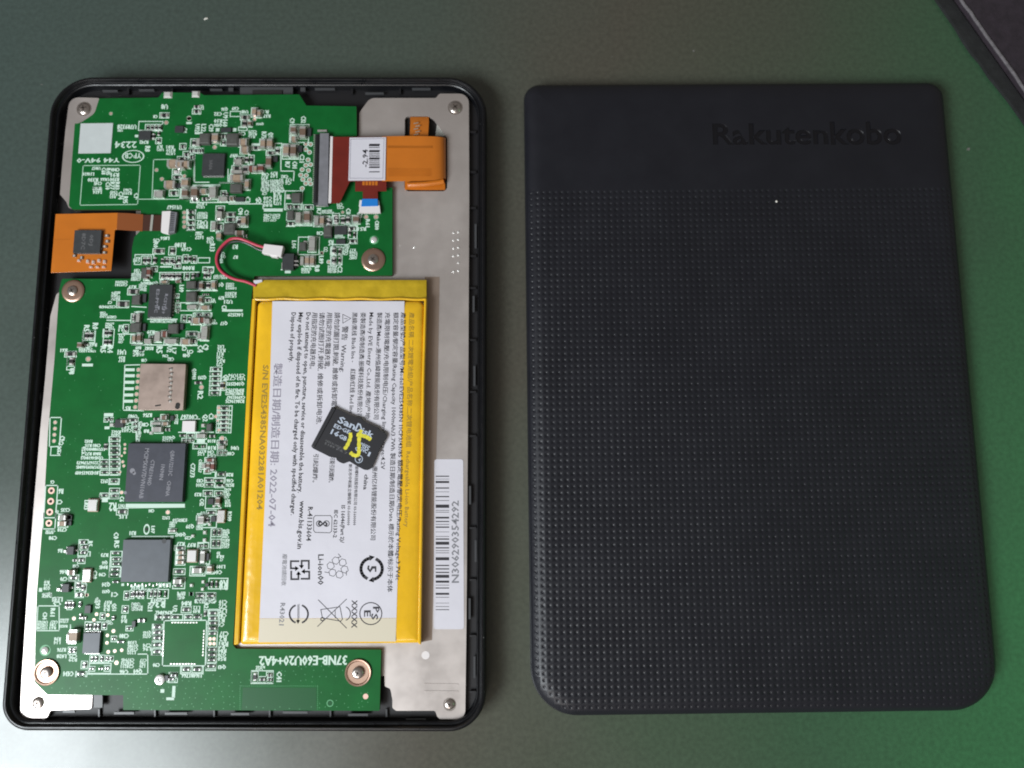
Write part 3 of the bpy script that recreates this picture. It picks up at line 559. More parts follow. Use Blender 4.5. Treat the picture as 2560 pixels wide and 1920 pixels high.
C7 p 760 725 75 65|x 870 710 170 190|q 1080 560 110 80|q 1110 650 110 70|q 1090 750 110 70|s 1090 660 170 290|t 1210 580 75 90|t 1190 760 80 80|t 670 705 80 60|q 1060 890 100 80|q 940 890 80 70|t 960 990 110 55|t 735 1095 140 60|c 890 1115 130 100|t 740 1225 130 60|q 920 1215 140 70|m 1165 1170 160 250|t 1300 1150 65 150|p 640 1430 80 75|x 780 1400 170 200|q 1000 1350 90 110|q 1090 1400 80 110|T 430 1350 130 170 3|f 305 1435 60 70|t 430 1525 180 70|t 620 1600 190 70|r 1020 1530 120 55|o 1160 1530 46|t 1350 1620 80 70|s 1040 1400 190 200
D1 t 450 30 110 45|T 570 110 100 110 2|q 670 150 36 80|q 710 150 36 80|q 750 150 36 80|q 830 140 40 70|k 920 200 70 90|t 1030 130 45 110|T 1150 160 90 120 3|t 1220 170 40 80|o 905 35 28|o 760 305 32|o 1020 255 30|o 990 320 28|o 1150 265 30|o 1215 450 32|o 1145 500 28|o 1140 585 28|o 1155 690 30|o 1230 680 30|o 1310 670 28|o 1250 815 36|l 345 160 590 160|l 590 160 590 440|l 345 160 330 440|l 330 445 590 445|t 420 270 42 80|t 510 230 45 90|T 400 380 120 100 3|T 530 380 95 100 3|T 650 330 100 50 2|t 640 390 95 26
D1 q 835 280 36 60|q 880 300 50 50|q 910 400 30 70|q 950 400 30 70|q 1000 400 30 80|q 1040 400 30 70|q 1110 390 36 60|q 1090 280 36 50|q 1215 300 46 50|T 1170 350 90 50 2|s 975 400 180 110|C 765 510 100 160|p 690 535 30 130|l 720 380 720 420|T 570 560 80 80 2|t 620 660 100 36|t 620 735 110 36|q 740 660 70 26|q 740 690 70 26|T 750 760 100 80 2|q 970 770 30 60|q 1015 770 30 60|q 1080 770 30 60|q 1140 770 30 50|q 1185 770 34 36|q 880 840 50 60|q 965 885 50 30|q 1070 885 50 34|q 1140 880 40 40|t 700 935 120 45|q 840 945 80 34|s 845 945 130 55|s 1060 880 250 110
D1 q 1220 540 40 40|t 1340 500 110 42|q 1300 575 90 34|T 1440 640 130 150 4|T 1380 820 160 110 3|T 1560 820 85 100 3|t 1340 915 100 45|t 1500 910 100 45|l 920 945 1610 945|l 1610 715 1610 945|l 1500 715 1610 715|q 1350 200 50 60|k 1450 370 40 70|r 1540 330 80 40|T 1490 170 130 90 3|T 1340 310 70 90 2|q 1400 420 60 30
D2 T 60 165 140 90 2|t 205 170 45 90|T 300 120 170 80 1|f 175 490 100 76|f 175 635 100 84|q 290 405 90 44|q 290 468 90 40|q 290 530 90 40|q 290 610 90 40|q 290 690 90 40|s 290 548 110 340|l 370 330 860 325|l 860 325 845 850|l 350 850 845 850|l 370 330 350 850|q 310 290 70 36|q 400 290 80 34|q 500 290 90 34|q 650 290 80 34|q 750 290 80 34|q 840 250 34 70|s 430 290 310 60|s 700 290 190 60|t 370 235 190 40|t 490 190 42 70|t 630 125 110 44|q 625 205 90 44|T 745 200 85 80 2|T 570 45 85 80 2|f 680 22 44 44|q 790 45 90 36|q 905 45 90 36|s 850 45 230 60|T 850 100 250 40 1|t 850 165 44 80
D2 q 930 245 90 36|q 930 305 90 36|q 930 360 90 36|q 928 420 90 36|q 926 480 90 36|q 922 665 90 36|q 920 725 90 36|q 918 785 90 36|q 912 855 90 36|s 925 550 110 680|o 900 540 30|o 945 540 30|o 900 595 30|o 945 595 30|T 1045 245 100 300 6|T 1060 540 110 170 3|T 1040 700 100 180 4|t 1040 860 90 36|q 625 895 80 40|q 750 895 90 44|s 690 900 260 80|T 690 955 230 40 1|q 480 960 70 36|q 450 1005 70 36|k 400 990 36 56|s 475 985 100 110|f 480 1150 36 130|f 440 1230 90 30|f 350 1140 44 40|t 285 835 80 36|T 1480 880 110 60 2|q 1415 980 50 100|q 1500 1010 70 44|q 1585 960 50 50|q 1585 1015 50 36|s 1500 980 250 140
D3 t 225 680 64 150
B3 T 260 325 95 80 2|o 285 405 28|t 350 390 50 80|T 100 400 160 50 2|c 30 510 50 100|q 105 520 60 90|q 205 510 60 100|q 285 510 60 90|q 350 500 60 90|c 455 500 80 90|T 500 430 60 60 1|o 580 465 40|o 705 465 40|t 595 540 42 100|t 710 565 42 120|t 530 610 100 40|k 260 630 160 110|i 100 650 100 130|q 400 610 90 36|q 375 665 36 80|q 430 690 36 80|s 410 690 110 220|k 260 775 120 56|q 410 770 90 40|T 250 710 130 50 2|T 140 780 60 60 1|l 150 570 470 575|l 150 810 350 812|q 175 890 40 90|q 245 900 40 90|q 175 1020 40 80|q 245 1010 40 90|s 210 955 120 240|e 110 1030 28|T 330 890 90 110 3|T 420 930 100 140 4|t 120 1120 45 90|t 180 1120 45 90|t 245 1120 50 90|o 20 920 26|s 280 510 230 130|T 350 840 80 50 2
"""
NM = dict(r='resistor', q='resistor', c='capacitor', g='capacitor', C='capacitor', R='capacitor', i='inductor', k='small_chip', p='solder_joint', m='crystal', x='transistor')
crnd = random.Random(21); counts = {}
for ln in LAY.strip().splitlines():
    tile, rest = ln.split(' ', 1); ox, oy, s = TILES[tile]
    for it in rest.split('|'):
        a = it.split(); k = a[0]; v = [float(t) for t in a[1:]]
        X = ox+v[0]*s; Y = oy+v[1]*s
        if k == 'l': s_line(X, Y, ox+v[2]*s, oy+v[3]*s, 2.6); continue
        w = v[2]*s; h = v[3]*s if len(v) > 3 else w
        counts[k] = counts.get(k, 0)+1
        if k == 't': t_block(X, Y, w, h)
        elif k == 'T': t_block(X, Y, w, h, max(1, int(v[4])))
        elif k == 's': s_box(X, Y, w, h)
        elif k == 'f':
            if min(w, h) > 11: t_block(X, Y, w, h, int(round(h/9)) if h > 13 else 1)
            else: s_fill(X, Y, w, h)
        elif k == 'o':
            r = w*PXMM(X, Y)/2*1.0; c = U(X, Y, Z_PCB); silk.ring(c, r*1.35, r*1.6, ZS, 'silk2', 14); pads.disc(c, r*1.2, ZS+.003, 'copper')
        elif k == 'e':
            r = w*PXMM(X, Y)*.9; c = U(X, Y, Z_PCB); silk.ring(c, r*.72, r*1.12, ZS, 'silk', 14); pads.disc(c, r*.6, ZS+.002, 'copper')
        elif k == 'v':
            r = w*PXMM(X, Y); c = U(X, Y, Z_PCB)
            mbv = MB(); mbv.lathe(c, [(r/MM, Z_PCB+.004), (r*.95/MM, Z_PCB+.05), (r*.5/MM, Z_PCB+.05), (r*.42/MM, Z_PCB-.0)], 'copper', 20, cap=False); mbv.disc(c, r*.42, Z_PCB+.006, 'hole')
            mbv.build('plated_hole', board)
        elif k == 'w':
            r = w*PXMM(X, Y); silk.ring(U(X, Y, Z_PCB), r*.7, r*1.05, ZS, 'silk', 18, sy=1.7); pads.disc(U(X, Y, Z_PCB), r*.5, ZS, 'hole')
        elif k == 'y':
            mbv = MB(); c = U(X, Y, Z_PCB+.6); c.z = Z_PCB*MM; sc = PXMM(X, Y)
            mbv.box(c, (w*sc, h*sc, .0008), 'white_pl', rot=ANG, top=.97); mbv.build('sensor', board, bevel=.05)
        else:
            kind = dict(r='resistor', q='resistor_pads', c='capacitor_tan', C='capacitor_tan', g='capacitor_grey', R='capacitor_red', i='inductor', p='pad', m='crystal', x='transistor')
            if k == 'k':
                mbv = MB(); c = U(X, Y, Z_PCB+.4); c.z = Z_PCB*MM; sc = PXMM(X, Y)
                mbv.box(c, (w*sc, h*sc, .00055), 'ic', rot=ANG, top=.95); mbv.build('small_chip', board, bevel=.04); continue
            kk = kind[k]
            if k == 'c': kk = crnd.choice(('capacitor_tan', 'capacitor_tan', 'capacitor_brown', 'capacitor_grey'))
            mn = min(w, h)*PXMM(X, Y)/MM
            hz = dict(r=.35, q=.32, c=min(1.0, mn*.8), C=1.2, g=min(.9, mn*.7), R=min(.9, mn*.8), i=.9, p=.35, m=.7, x=.8)[k]
            rr_ = {'x': pi/2}.get(k)
            comp(kk, NM[k], X, Y, w, h, max(.25, hz), rr_)
            if k in 'rqcgR' and crnd.random() < .75:
                s_box(X, Y, w+5, h+5, 2.0)

# named chips
def chip(name, x, y, w, h, hz, m, label=None, marks=(), pins=None, zoff=0, parent=None, mk='mark'):
    parent = parent or board; zb = Z_PCB+zoff
    c = U(x, y, zb+hz); c.z = zb*MM; sc = PXMM(x, y)
    mb = MB(); mb.box(c, (w*sc, h*sc, hz*MM), m, rot=ANG, top=.975)
    ex = Vector((cos(ANG), sin(ANG), 0)); ey = Vector((-sin(ANG), cos(ANG), 0))
    if pins:
        for side, n in pins:
            for i in range(n):
                t = (i+.5)/n-.5
                if side == 'b': p = c-ey*h*sc/2+ex*t*w*sc*.92
                elif side == 't': p = c+ey*h*sc/2+ex*t*w*sc*.92
                elif side == 'l': p = c-ex*w*sc/2+ey*t*h*sc*.92
                else: p = c+ex*w*sc/2+ey*t*h*sc*.92
                d = (w*sc*.5/n, .0005) if side in 'bt' else (.0005, h*sc*.5/n)
                mb.box(p, (d[0], d[1], .00012), 'pin', rot=ANG)
    for mm in marks:
        if mm[0] == 'blob':
            cc = c+ex*mm[1]*sc-ey*mm[2]*sc; mb.disc(cc, mm[3]*sc, zb+hz+.012, mk, 10)
        else:
            tx, u0, v0, u1, v1, hh = mm
            a = c+ex*u0*sc-ey*v0*sc; b = c+ex*u1*sc-ey*v1*sc
            text(mb, tx, a, b, hh*sc, zb+hz+.012, mk, bold=.03)
    o = mb.build(name, parent, smooth=0, bevel=.05)
    if label: o['label'] = label
    return o
chip('processor', 388, 1181, 146, 147, 1.15, 'ic_blue', 'large blue black processor with printed lettering', [
    ('MCIMX6V7DVN10AB', -29, -60, -36, 64, 10), ('CTRE1940D', -12, -32, -18, 32, 9), ('1N98N', 14, -20, 11, 18, 9), ('QBAU2213C', 36, -55, 33, 8, 9), ('CHINA', 32, 20, 29, 58, 9),
    ('blob', -57, -4, 6.5), ('blob', -52, 2, 4.5), ('blob', -71, 50, 4)])
chip('memory_chip', 364, 1402, 120, 105, 1.05, 'ic_grey', 'large plain grey memory chip', [('blob', 43, -48, 6)], mk='ic')
chip('power_chip', 400, 752, 58, 84, 1.0, 'ic', 'charcoal chip with faint lettering', [('E2-PMIC', -10, -30, -12, 30, 7), ('RC5T619', 12, -18, 6, 32, 7), ('1B', -4, 22, 20, 22, 8)], [('r', 9), ('b', 12)])
chip('radio_chip', 533, 411, 56, 58, .8, 'ic', 'dark square chip ringed by tiny pins', [('3A06', -10, -12, -10, 14, 8)], [('b', 14), ('t', 14)], mk='mark_dim')
chip('charger_chip', 228, 1608, 42, 50, .8, 'ic_grey', None, (), [('b', 10), ('t', 8)])
# battery socket (black) and card socket
mb = MB(); sc = PXMM(720, 660)
c = U(721, 655, Z_PCB+.9); c.z = Z_PCB*MM
mb.box(c, (28*sc, 40*sc, .0013), 'ic', rot=ANG); mb.box(c+Vector((17*sc, 1*sc, 0)), (7*sc, 30*sc, .0009), 'resb', rot=ANG)
for dy in (-8, 2): mb.box(c+Vector((18*sc, dy*sc, 0)), (14*sc, 3*sc, .0011), 'pin', rot=ANG)
mb.box(c+Vector((-16*sc, -8*sc, 0)), (5*sc, 16*sc, .0003), 'pin', rot=ANG)
mb.build('battery_socket', board, smooth=0, bevel=.06)
mb = MB(); zt = Z_PCB+1.5
cs = pq(zt, (344, 1025), (458, 1025), (465, 910), (351, 909))
mb.prism(rpoly(cs, .25, 2), Z_PCB+.1, zt, 'shield')
sock = mb.build('card_socket', board, bevel=.12); sock['label'] = 'metal memory card socket with row of dimples'
mb = MB()
for i in range(8):
    x, y = 330+(725-i*4+(6 if i % 2 else -6))*.13562, 880+(300+i*84)*.13562
    mb.box(U(x, y, zt), (.0010, .00035, .00002), 'slot', rot=.3); mb.lathe(U(x+.5, y+3, zt)[:2], [(.35, zt), (.2, zt+.12)], 'pin', 10)
mb.disc(U(330+845*.13562, 880+975*.13562, zt), .0006, zt+.012, 'hole'); mb.box(U(330+480*.13562, 880+985*.13562, zt), (.0014, .00035, .00002), 'hole', rot=.15)
mb.disc(U(330+838*.13562, 880+1010*.13562, zt), .0006, zt+.014, 'hole')
mb.build('socket_dimples', board, smooth=0)
mb = MB(); mb.lathe(U(402, 1698, Z_PCB)[:2], [(1.2, Z_PCB), (1.15, Z_PCB+.7), (.95, Z_PCB+.8), (.55, Z_PCB+.8), (.5, Z_PCB+.3), (.22, Z_PCB+.3), (.2, Z_PCB+.6)], 'solder', 22)
mb.build('antenna_socket', board)
# long display connector
mb = MB(); zc = Z_PCB+1.3
mb.prism(pq(zc, (795, 512), (819, 512), (822, 333), (800, 333)), Z_PCB, zc, 'grey_pl')
mb.prism(pq(zc-.5, (783, 512), (795, 512), (800, 336), (788, 336)), Z_PCB, zc-.5, 'ic')
for i in range(36):
    y = 338+i*4.8; mb.box(U(794-(y-338)*.02, y, zc-.3), (.0011, .00018, .0004), 'resb')
    mb.box(U(787-(y-338)*.02, y, Z_PCB), (.0005, .00018, .0002), 'pin')
for x, y in ((806, 328), (803, 515)): mb.box(U(x, y, Z_PCB), (.0024, .0005, .0003), 'pin')
mb.build('display_connector', board, smooth=0)
# small white / blue latch connector
mb = MB(); zc = Z_PCB+1.0
mb.prism(pq(zc, (897, 531), (951, 531), (949, 513), (899, 513)), Z_PCB, zc, 'white_pl')
mb.prism(pq(zc-.3, (897, 516), (905, 516), (905, 500), (899, 500)), Z_PCB, zc-.3, 'white_pl'); mb.prism(pq(zc-.3, (943, 516), (949, 516), (947, 500), (942, 500)), Z_PCB, zc-.3, 'white_pl')
for i in range(8): mb.box(U(907+i*5.4, 534, Z_PCB), (.0002, .0005, .0003), 'pin')
fc = mb.build('latch_connector', board, smooth=0, bevel=.06)
mb = MB(); mb.prism(pq(zc+.1, (903, 516), (945, 515), (944, 497), (905, 497)), Z_PCB+.5, zc+.1, 'blue'); lt = mb.build('blue_latch', board, smooth=0, bevel=.05)
# touch connector
mb = MB(); zc = Z_PCB+1.1
mb.prism(pq(zc, (402, 580), (421, 585), (427, 527), (405, 528)), Z_PCB, zc, 'white_pl'); mb.prism(pq(zc, (421, 584), (436, 580), (442, 530), (426, 528)), Z_PCB, zc-.1, 'grey_pl')
for i in range(9): mb.box(U(431-(i*.3), 534+i*5.2, zc-.05), (.0010, .00016, .00012), 'resb')
mb.build('touch_connector', board, smooth=0, bevel=.06)
# mirrored board lettering (the board lies upside down) and outlines
def btxt(s, xr, yr, xl, yl, h, w='silk', bold=.05):
    text(silk, s, U(xr, yr, Z_PCB), U(xl, yl, Z_PCB), h*PXMM(xr, yr), ZS, w, bold=bold)
btxt('37NB-E60U20+4A2', 868, 1639, 649, 1641, 21, bold=.12)
btxt('2234', 342, 354, 288, 354, 16); btxt('Y44 94V-0', 300, 395, 193, 396, 11, bold=.08); btxt('YPCB', 354, 383, 312, 383, 13, bold=.03)
silk.ring(U(333, 391, Z_PCB), 24.5*PXMM(333, 391), 28*PXMM(333, 391), ZS, 'silk', 28, sy=.6)
for a, b in (((208, 414), (351, 413)), ((351, 413), (344, 511)), ((344, 511), (200, 513)), ((200, 513), (208, 414)), ((384, 399), (460, 398)), ((384, 399), (380, 496)), ((340, 498), (476, 498)), ((486, 383), (484, 452))):
    s_line(*a, *b, 2.2, 'silk2')
s_fill(388, 1264, 148, 9); s_line(314, 1270, 462, 1268)
t_block(553, 889, 21, 54, 6)
for k in range(9):                                               # empty chip footprint: solder pads on four sides
    for x, y in ((465+k*35, 352), (450+k*34, 828), (368-k*1.5, 452+k*35), (830-k*1.5, 448+k*35)):
        pads.box(U(330+x*.217, 1480+y*.217, Z_PCB), ((.00036, .00052)[y < 400 or y > 800], (.00052, .00036)[y < 400 or y > 800], .00012), 'pin', top=.7)
for i in range(12): pads.box(U(320+i*2.1*4.3, 1461+(i % 2)*3, Z_PCB), (.0003, .0005, .0001), 'pin')
po = pads.build('solder_pads', board, smooth=30); po['kind'] = 'stuff'
so = silk.build('silkscreen_print', board, smooth=0); so['kind'] = 'stuff'
# vias
rv = random.Random(9)
def via(x, y, r=.09): vias.disc(U(x, y, Z_PCB), r*MM, ZS-.004, 'via', 6)
for i in range(39): via(603+i*5.0, 1715); 
for i in range(13): via(600, 1715+i*4.8); via(794, 1715+i*4.8)
for j, (y, x0, x1) in enumerate(((1690, 230, 600), (1703, 210, 790), (1718, 130, 590), (1730, 150, 590), (1745, 320, 590), (1760, 330, 590), (1770, 330, 930), (1690, 640, 900), (1735, 800, 940), (1755, 800, 930), (1664, 700, 880), (1676, 640, 860))):
    x = x0
    while x < x1: via(x+rv.uniform(-4, 4), y+rv.uniform(-4, 4), .10); x += rv.uniform(14, 30)
for _ in range(420):
    y = rv.uniform(260, 1600); xl = 190-.078*(y-300); xr = 760 if y < 640 else 600
    if y > 690: xr = 580-.03*(y-700)
    x = rv.uniform(xl+10, xr)
    if y < 700 and x < 350 and y > 515: continue
    via(x, y, rv.choice((.06, .08, .1)))
vo = vias.build('vias', board, smooth=0); vo['kind'] = 'stuff'
mb = MB(); mb.prism(pq(Z_PCB, (604, 1775), (791, 1775), (791, 1719), (607, 1719)), Z_PCB-.2, Z_PCB+.006, 'pcb_dark'); mb.build('antenna_area', board, smooth=0)
mb = MB(); mb.disc(U(826, 1757, Z_PCB), .0006, Z_PCB+.01, 'pcb_dark', 16); mb.ring(U(825, 1758, Z_PCB), .0006, .0008, Z_PCB+.012, 'via'); mb.build('drill_hole', board, smooth=0)
mb = MB(); mb.disc(U(914, 1741, Z_PCB), .00062, Z_PCB+.012, 'copper', 18); mb.build('test_pad', board, smooth=0)
# board sticker top left (its code is left out)
mb = MB(); mb.prism(pq(Z_PCB, (196, 384), (277, 383), (283, 308), (202, 309)), Z_PCB+.004, Z_PCB+.07, 'paper2'); bs = mb.build('board_label', board, smooth=0)
# screws
def cross(mb, c, r, z, a):
    for t in (0, pi/2): mb.box((c[0], c[1], (z-.02)*MM), (r*2*MM, r*.5*MM, .00003), 'slot', rot=a+t)  # raised dark bars, shade of the cross recess put into their colour
def gold_screw(x, y, rpx, cup, a):
    c = U(x, y, Z_PCB+.3); r = rpx*PXMM(x, y)/MM; z = Z_PCB; mb = MB()
    if cup: mb.lathe(c, [(r, z), (r, z+.35), (r*.96, z+.45), (r*.88, z+.42), (r*.80, z+.12), (r*.4, z+.10)], 'gold', 36)
    else: mb.lathe(c, [(r, z), (r*.99, z+.25), (r*.93, z+.38), (r*.8, z+.42), (r*.42, z+.42)], 'gold', 36)
    w = mb.build('screw_collar', reader)
    mb = MB(); h = z+.42; mb.lathe(c, [(r*.44, z+.1), (r*.43, h+.25), (r*.36, h+.42), (r*.22, h+.50), (r*.05, h+.52)], 'steel', 24)
    cross(mb, c, r*.22, h+.53, a); s = mb.build('screw_head', w)
gold_screw(182, 727, 28.5, 0, .5); gold_screw(933, 649, 30, 0, .9); gold_screw(116, 1681, 32, 1, .3); gold_screw(895, 1682, 33, 1, 1.1)
def plate_screw(x, y, rpx, a):
    c = U(x, y, Z_PLATE+.4); r = rpx*PXMM(x, y)/MM; z = Z_PLATE; mb = MB()
    mb.lathe(c, [(r, z+.0), (r*.97, z+.22), (r*.8, z+.42), (r*.4, z+.52), (r*.05, z+.54)], 'steel', 24); cross(mb, c, r*.5, z+.56, a); mb.build('plate_screw', reader)
    mb = MB(); mb.ring(c, r*1.05*MM, r*1.25*MM, z+.012, 'steel', 28); mb.build('screw_seat', plate)
plate_screw(208, 270, 15, .2); plate_screw(1138, 267, 15, .7); plate_screw(93, 1758, 15, .4); plate_screw(1124, 1762, 13, 1.2)
for x, y, r in ((935, 600, 8.5), (113, 1626, 10)):
    mb = MB(); c = U(x, y, Z_PCB); rr_ = r*PXMM(x, y)/MM; mb.lathe(c, [(rr_, Z_PCB), (rr_*.9, Z_PCB+.3), (rr_*.5, Z_PCB+.48), (rr_*.1, Z_PCB+.5)], 'solder', 20)
    mb.ring(c, rr_*1.0*MM, rr_*1.35*MM, Z_PCB+.01, 'via', 20); mb.build('locating_pin', reader)

# ------------------------------------------------------------------ flexible ribbons
def strip(mb, path, m, th=.12):
    """path: list of ((xa, ya), (xb, yb), z mm): two edges in photo px at height z"""
    vs = []; 
    for a, b, z in path:
        A = U(*a, z); B = U(*b, z); vs += [A, B]
    n = len(path); off = Vector((0, 0, th*MM)); vs2 = vs+[v-off for v in vs]; K = 2*n; fs = []
    for i in range(n-1):
        fs.append((2*i, 2*i+1, 2*i+3, 2*i+2)); fs.append((K+2*i, K+2*i+2, K+2*i+3, K+2*i+1))
        fs.append((2*i, 2*i+2, K+2*i+2, K+2*i)); fs.append((2*i+1, K+2*i+1, K+2*i+3, 2*i+3))
    fs.append((0, K, K+1, 1)); fs.append((2*n-2, 2*n-1, K+2*n-1, K+2*n-2)); mb.add(vs2, fs, m)
ribbon = bpy.data.objects.new('display_ribbon', None); place(ribbon, U(970, 400, 6), reader)
mb = MB(); zr = 7.0
mb.prism(rpoly(pq(zr, (826, 508), (849, 508), (875, 453), (968, 452), (968, 342), (828, 342)), [0, .3, .5, 0, 0, 0], 3), zr-.15, zr, 'maroon'); mb.build('maroon_section', ribbon, smooth=0, bevel=.03)
mb = MB(); mb.prism(pq(zr, (821, 507), (828, 507), (832, 341), (826, 341)), zr-.4, zr+.03, 'white_pl'); mb.build('stiffener_bar', ribbon, smooth=0)
mb = MB(); path = [((955, 341), (955, 453), zr+.02), ((1000, 340), (1000, 453), zr+.1), ((1050, 340), (1050, 452), zr+.15), ((1085, 341), (1085, 450), zr+.05), ((1098, 342), (1098, 448), zr-.15), ((1107, 343), (1107, 446), zr-.6), ((1113, 344), (1113, 446), zr-1.3), ((1115, 345), (1115, 448), zr-2.2), ((1113, 346), (1112, 450), zr-3.0)]
strip(mb, path, 'orange'); 
p2 = [((1012, 448), (1012, 474), 4.6), ((1050, 448), (1050, 475), 4.5), ((1090, 448), (1090, 475), 4.4), ((1112, 448), (1113, 475), 4.0)]
strip(mb, p2, 'orange')
o = mb.build('orange_section', ribbon, smooth=60, recalc=True)
mb = MB(); mb.tube([U(1020, 462, 5.1), U(1060, 460, 5.2), U(1100, 455, 5.3), U(1109, 453, 5.3)], .0007, 'orange', 10); mb.build('folded_edge', ribbon)
mb = MB()
for y in (366, 369): mb.sheet(pq(zr+.17, (969, y+1.2), (1080, y+1.4), (1080, y-1.2), (969, y-1.2)), zr+.19, 'amber')
for k in range(6): mb.sheet(pq(zr+.17, (969, 422+k*3.6), (1078, 423+k*3.4), (1078, 422.3+k*3.4), (969, 421.3+k*3.6)), zr+.19, 'amber')
mb.build('ribbon_traces', ribbon, smooth=0)
mb = MB(); strip(mb, [((1025, 300), (1070, 296), 3.9), ((1026, 292), (1072, 292), 4.6), ((1026, 305), (1072, 306), 5.4), ((1024, 345), (1070, 345), 5.6)], 'orange')
for i in range(5): mb.box(U(1040+(i % 2)*4, 308+i*7, 5.9), (.0012, .0003, .00004), 'tan', rot=.2)
mb.build('ribbon_tab', ribbon, smooth=60, recalc=True)
mb = MB(); mb.prism(pq(6.6, (888, 478), (966, 478), (966, 448), (888, 448)), 6.45, 6.6, 'maroon'); mb.prism(pq(6.5, (907, 499), (945, 499), (944, 474), (907, 474)), 6.35, 6.52, 'maroon')
mb.build('side_ribbon', ribbon, smooth=0)
mb = MB()
for i in range(5): mb.box(U(909+i*8, 458, 6.6), (.0006, .0011, .00005), 'orange')
mb.build('ribbon_contacts', ribbon, smooth=0)
zt = zr+.28; mb = MB(); mb.prism(pq(zt, (871, 451), (963, 450), (965, 343), (874, 344)), zr+.004, zt, 'paper'); lab = mb.build('ribbon_label', ribbon, smooth=0)
mb = MB(); T = lambda x, y: (800+x*.19892, 180+y*.19892)
for a, b in (((388, 845), (805, 835)), ((805, 835), (790, 1335)), ((790, 1335), (375, 1335)), ((375, 1335), (388, 845))):
    mb.line(U(*T(*a), zt), U(*T(*b), zt), .00012, zt+.012, 'ink_light')
for y, h in ((918, 30), (950, 8), (995, 28), (1025, 8), (1045, 8), (1062, 8), (1088, 26), (1115, 8), (1135, 8), (1155, 8), (1170, 10), (1197, 20), (1255, 12)):
    mb.sheet(pq(zt, T(612, y+h/2), T(745, y+h/2), T(755, y-h/2), T(622, y-h/2)), zt+.013, 'ink')
text(mb, '-2.94', U(*T(598, 1195), zt), U(*T(600, 975), zt), .00125, zt+.013, 'ink', bold=.03)
mb.build('ribbon_label_print', ribbon, smooth=0)

touch = bpy.data.objects.new('touch_ribbon', None); place(touch, U(240, 600, 6), reader)
mb = MB(); zf = 6.7
mb.prism(pq(zf, (127, 682), (278, 677), (287, 575), (292, 574), (294, 532), (139, 535)), zf-.15, zf, 'orange'); mb.build('orange_flap', touch, smooth=0, bevel=.03)
mb = MB(); strip(mb, [((292, 532), (290, 574), zf-.01), ((320, 533), (318, 576), zf-.1), ((358, 536), (356, 578), 6.3)], 'orange_shaded'); mb.build('bent_section', touch, smooth=60, recalc=True)
mb = MB(); strip(mb, [((357, 537), (355, 577), 6.27), ((405, 538), (403, 577), 6.2)], 'maroon_d'); mb.build('dark_section', touch, smooth=60, recalc=True)
mb = MB(); mb.prism(pq(6.35, (374, 577), (380, 577), (384, 537), (378, 537)), 6.25, 6.36, 'grey'); mb.build('pale_line', touch, smooth=0)
chip('touch_chip', 218, 604, 68, 60, .8, 'ic', None, [('8D7C', -14, -22, -14, 20, 9), ('0DJ', 6, -18, 6, 10, 8)], zoff=zf-Z_PCB, parent=touch, mk='mark_dim')
mb = MB(); mb.sheet(pq(zf, (136, 600), (176, 599), (176, 597), (136, 598)), zf+.012, 'amber'); mb.build('flap_crease', touch, smooth=0)
for x, y, w, h in ((187, 640, 10, 6), (205, 645, 9, 8), (220, 654, 9, 9), (234, 656, 9, 9), (248, 652, 9, 8), (262, 655, 9, 9), (198, 652, 9, 6), (263, 617, 14, 6), (262, 632, 12, 6), (268, 590, 13, 6), (269, 604, 12, 7), (254, 622, 8, 6), (228, 668, 10, 5), (244, 668, 10, 5), (260, 668, 10, 5)):
    mb = MB(); c = U(x, y, zf); s_ = PXMM(x, y)
    mb.box(c, (w*s_, h*s_, .0003), 'copper' if y > 645 else 'brown', rot=ANG, top=.8); mb.box(c+Vector((0, 0, .0003)), (w*s_*.3, h*s_*.8, .00008), 'solder', rot=ANG); mb.build('flap_component', touch, smooth=0)

# ------------------------------------------------------------------ battery
bat = thing('battery', 'flat yellow taped lithium battery with white printed label in board cutout', 'battery', U(820, 1150, 4.6))
ZB = 7.2
mb = MB(); q = pq(6.6, (600, 1612), (1050, 1608), (1059, 752), (644, 752))
shell(mb, q, [.8, .8, 1.5, 1.5], [(0, 4.55), (0, 6.1), (.1, 6.5), (.35, 6.78), (.8, 6.98), (1.4, 7.1), (2.1, 7.17), (2.9, ZB)], 'yellow', n=5)
pouch = mb.build('pouch', bat, smooth=50)
def flap(px, m='yellow', z0=4.55, z1=7.1, name='side_fold', bevel=.25):
    mb = MB(); mb.prism(pq(z1, *px), z0, z1, m); return mb.build(name, bat, bevel=bevel, smooth=40)
flap([(584, 1613), (597, 1611), (611, 1300), (629, 960), (640, 746), (630, 746), (620, 900), (600, 1300)])
flap([(1052, 1613), (1057, 1280), (1061, 960), (1067, 745), (1060, 745), (1054, 960), (1049, 1300), (1044, 1608)])
mb = MB(); nx = 40; ny = 7; vs = []; fs = []; rg = random.Random(2)
for j in range(ny+1):
    for i in range(nx+1):
        x = 633+(1066-633)*i/nx; y = 700+46*j/ny; z = 6.55+rg.uniform(-.05, .05)
        if j == 0 or i in (0, nx): z = 6.3
        vs.append(U(x, y, z))
for j in range(ny):
    for i in range(nx): a = j*(nx+1)+i; fs.append((a, a+nx+1, a+nx+2, a+1))
mb.add(vs, fs, 'yellow2')
mb.prism(pq(6.3, (633, 746), (1066, 746), (1066, 700), (633, 700)), 4.55, 6.2, 'yellow2')
mb.build('taped_circuit', bat, smooth=60)
mb = MB(); mb.tube([U(636+i*10.7, 748+1.2*sin(i*.7), 6.75) for i in range(41)], .00034, 'yellow', 8); mb.build('tape_ridge', bat)
mb = MB(); mb.prism(pq(6.8, (634, 712), (655, 704), (655, 699), (634, 701)), 6.0, 6.8, 'paper'); mb.build('wire_exit', bat, smooth=0)
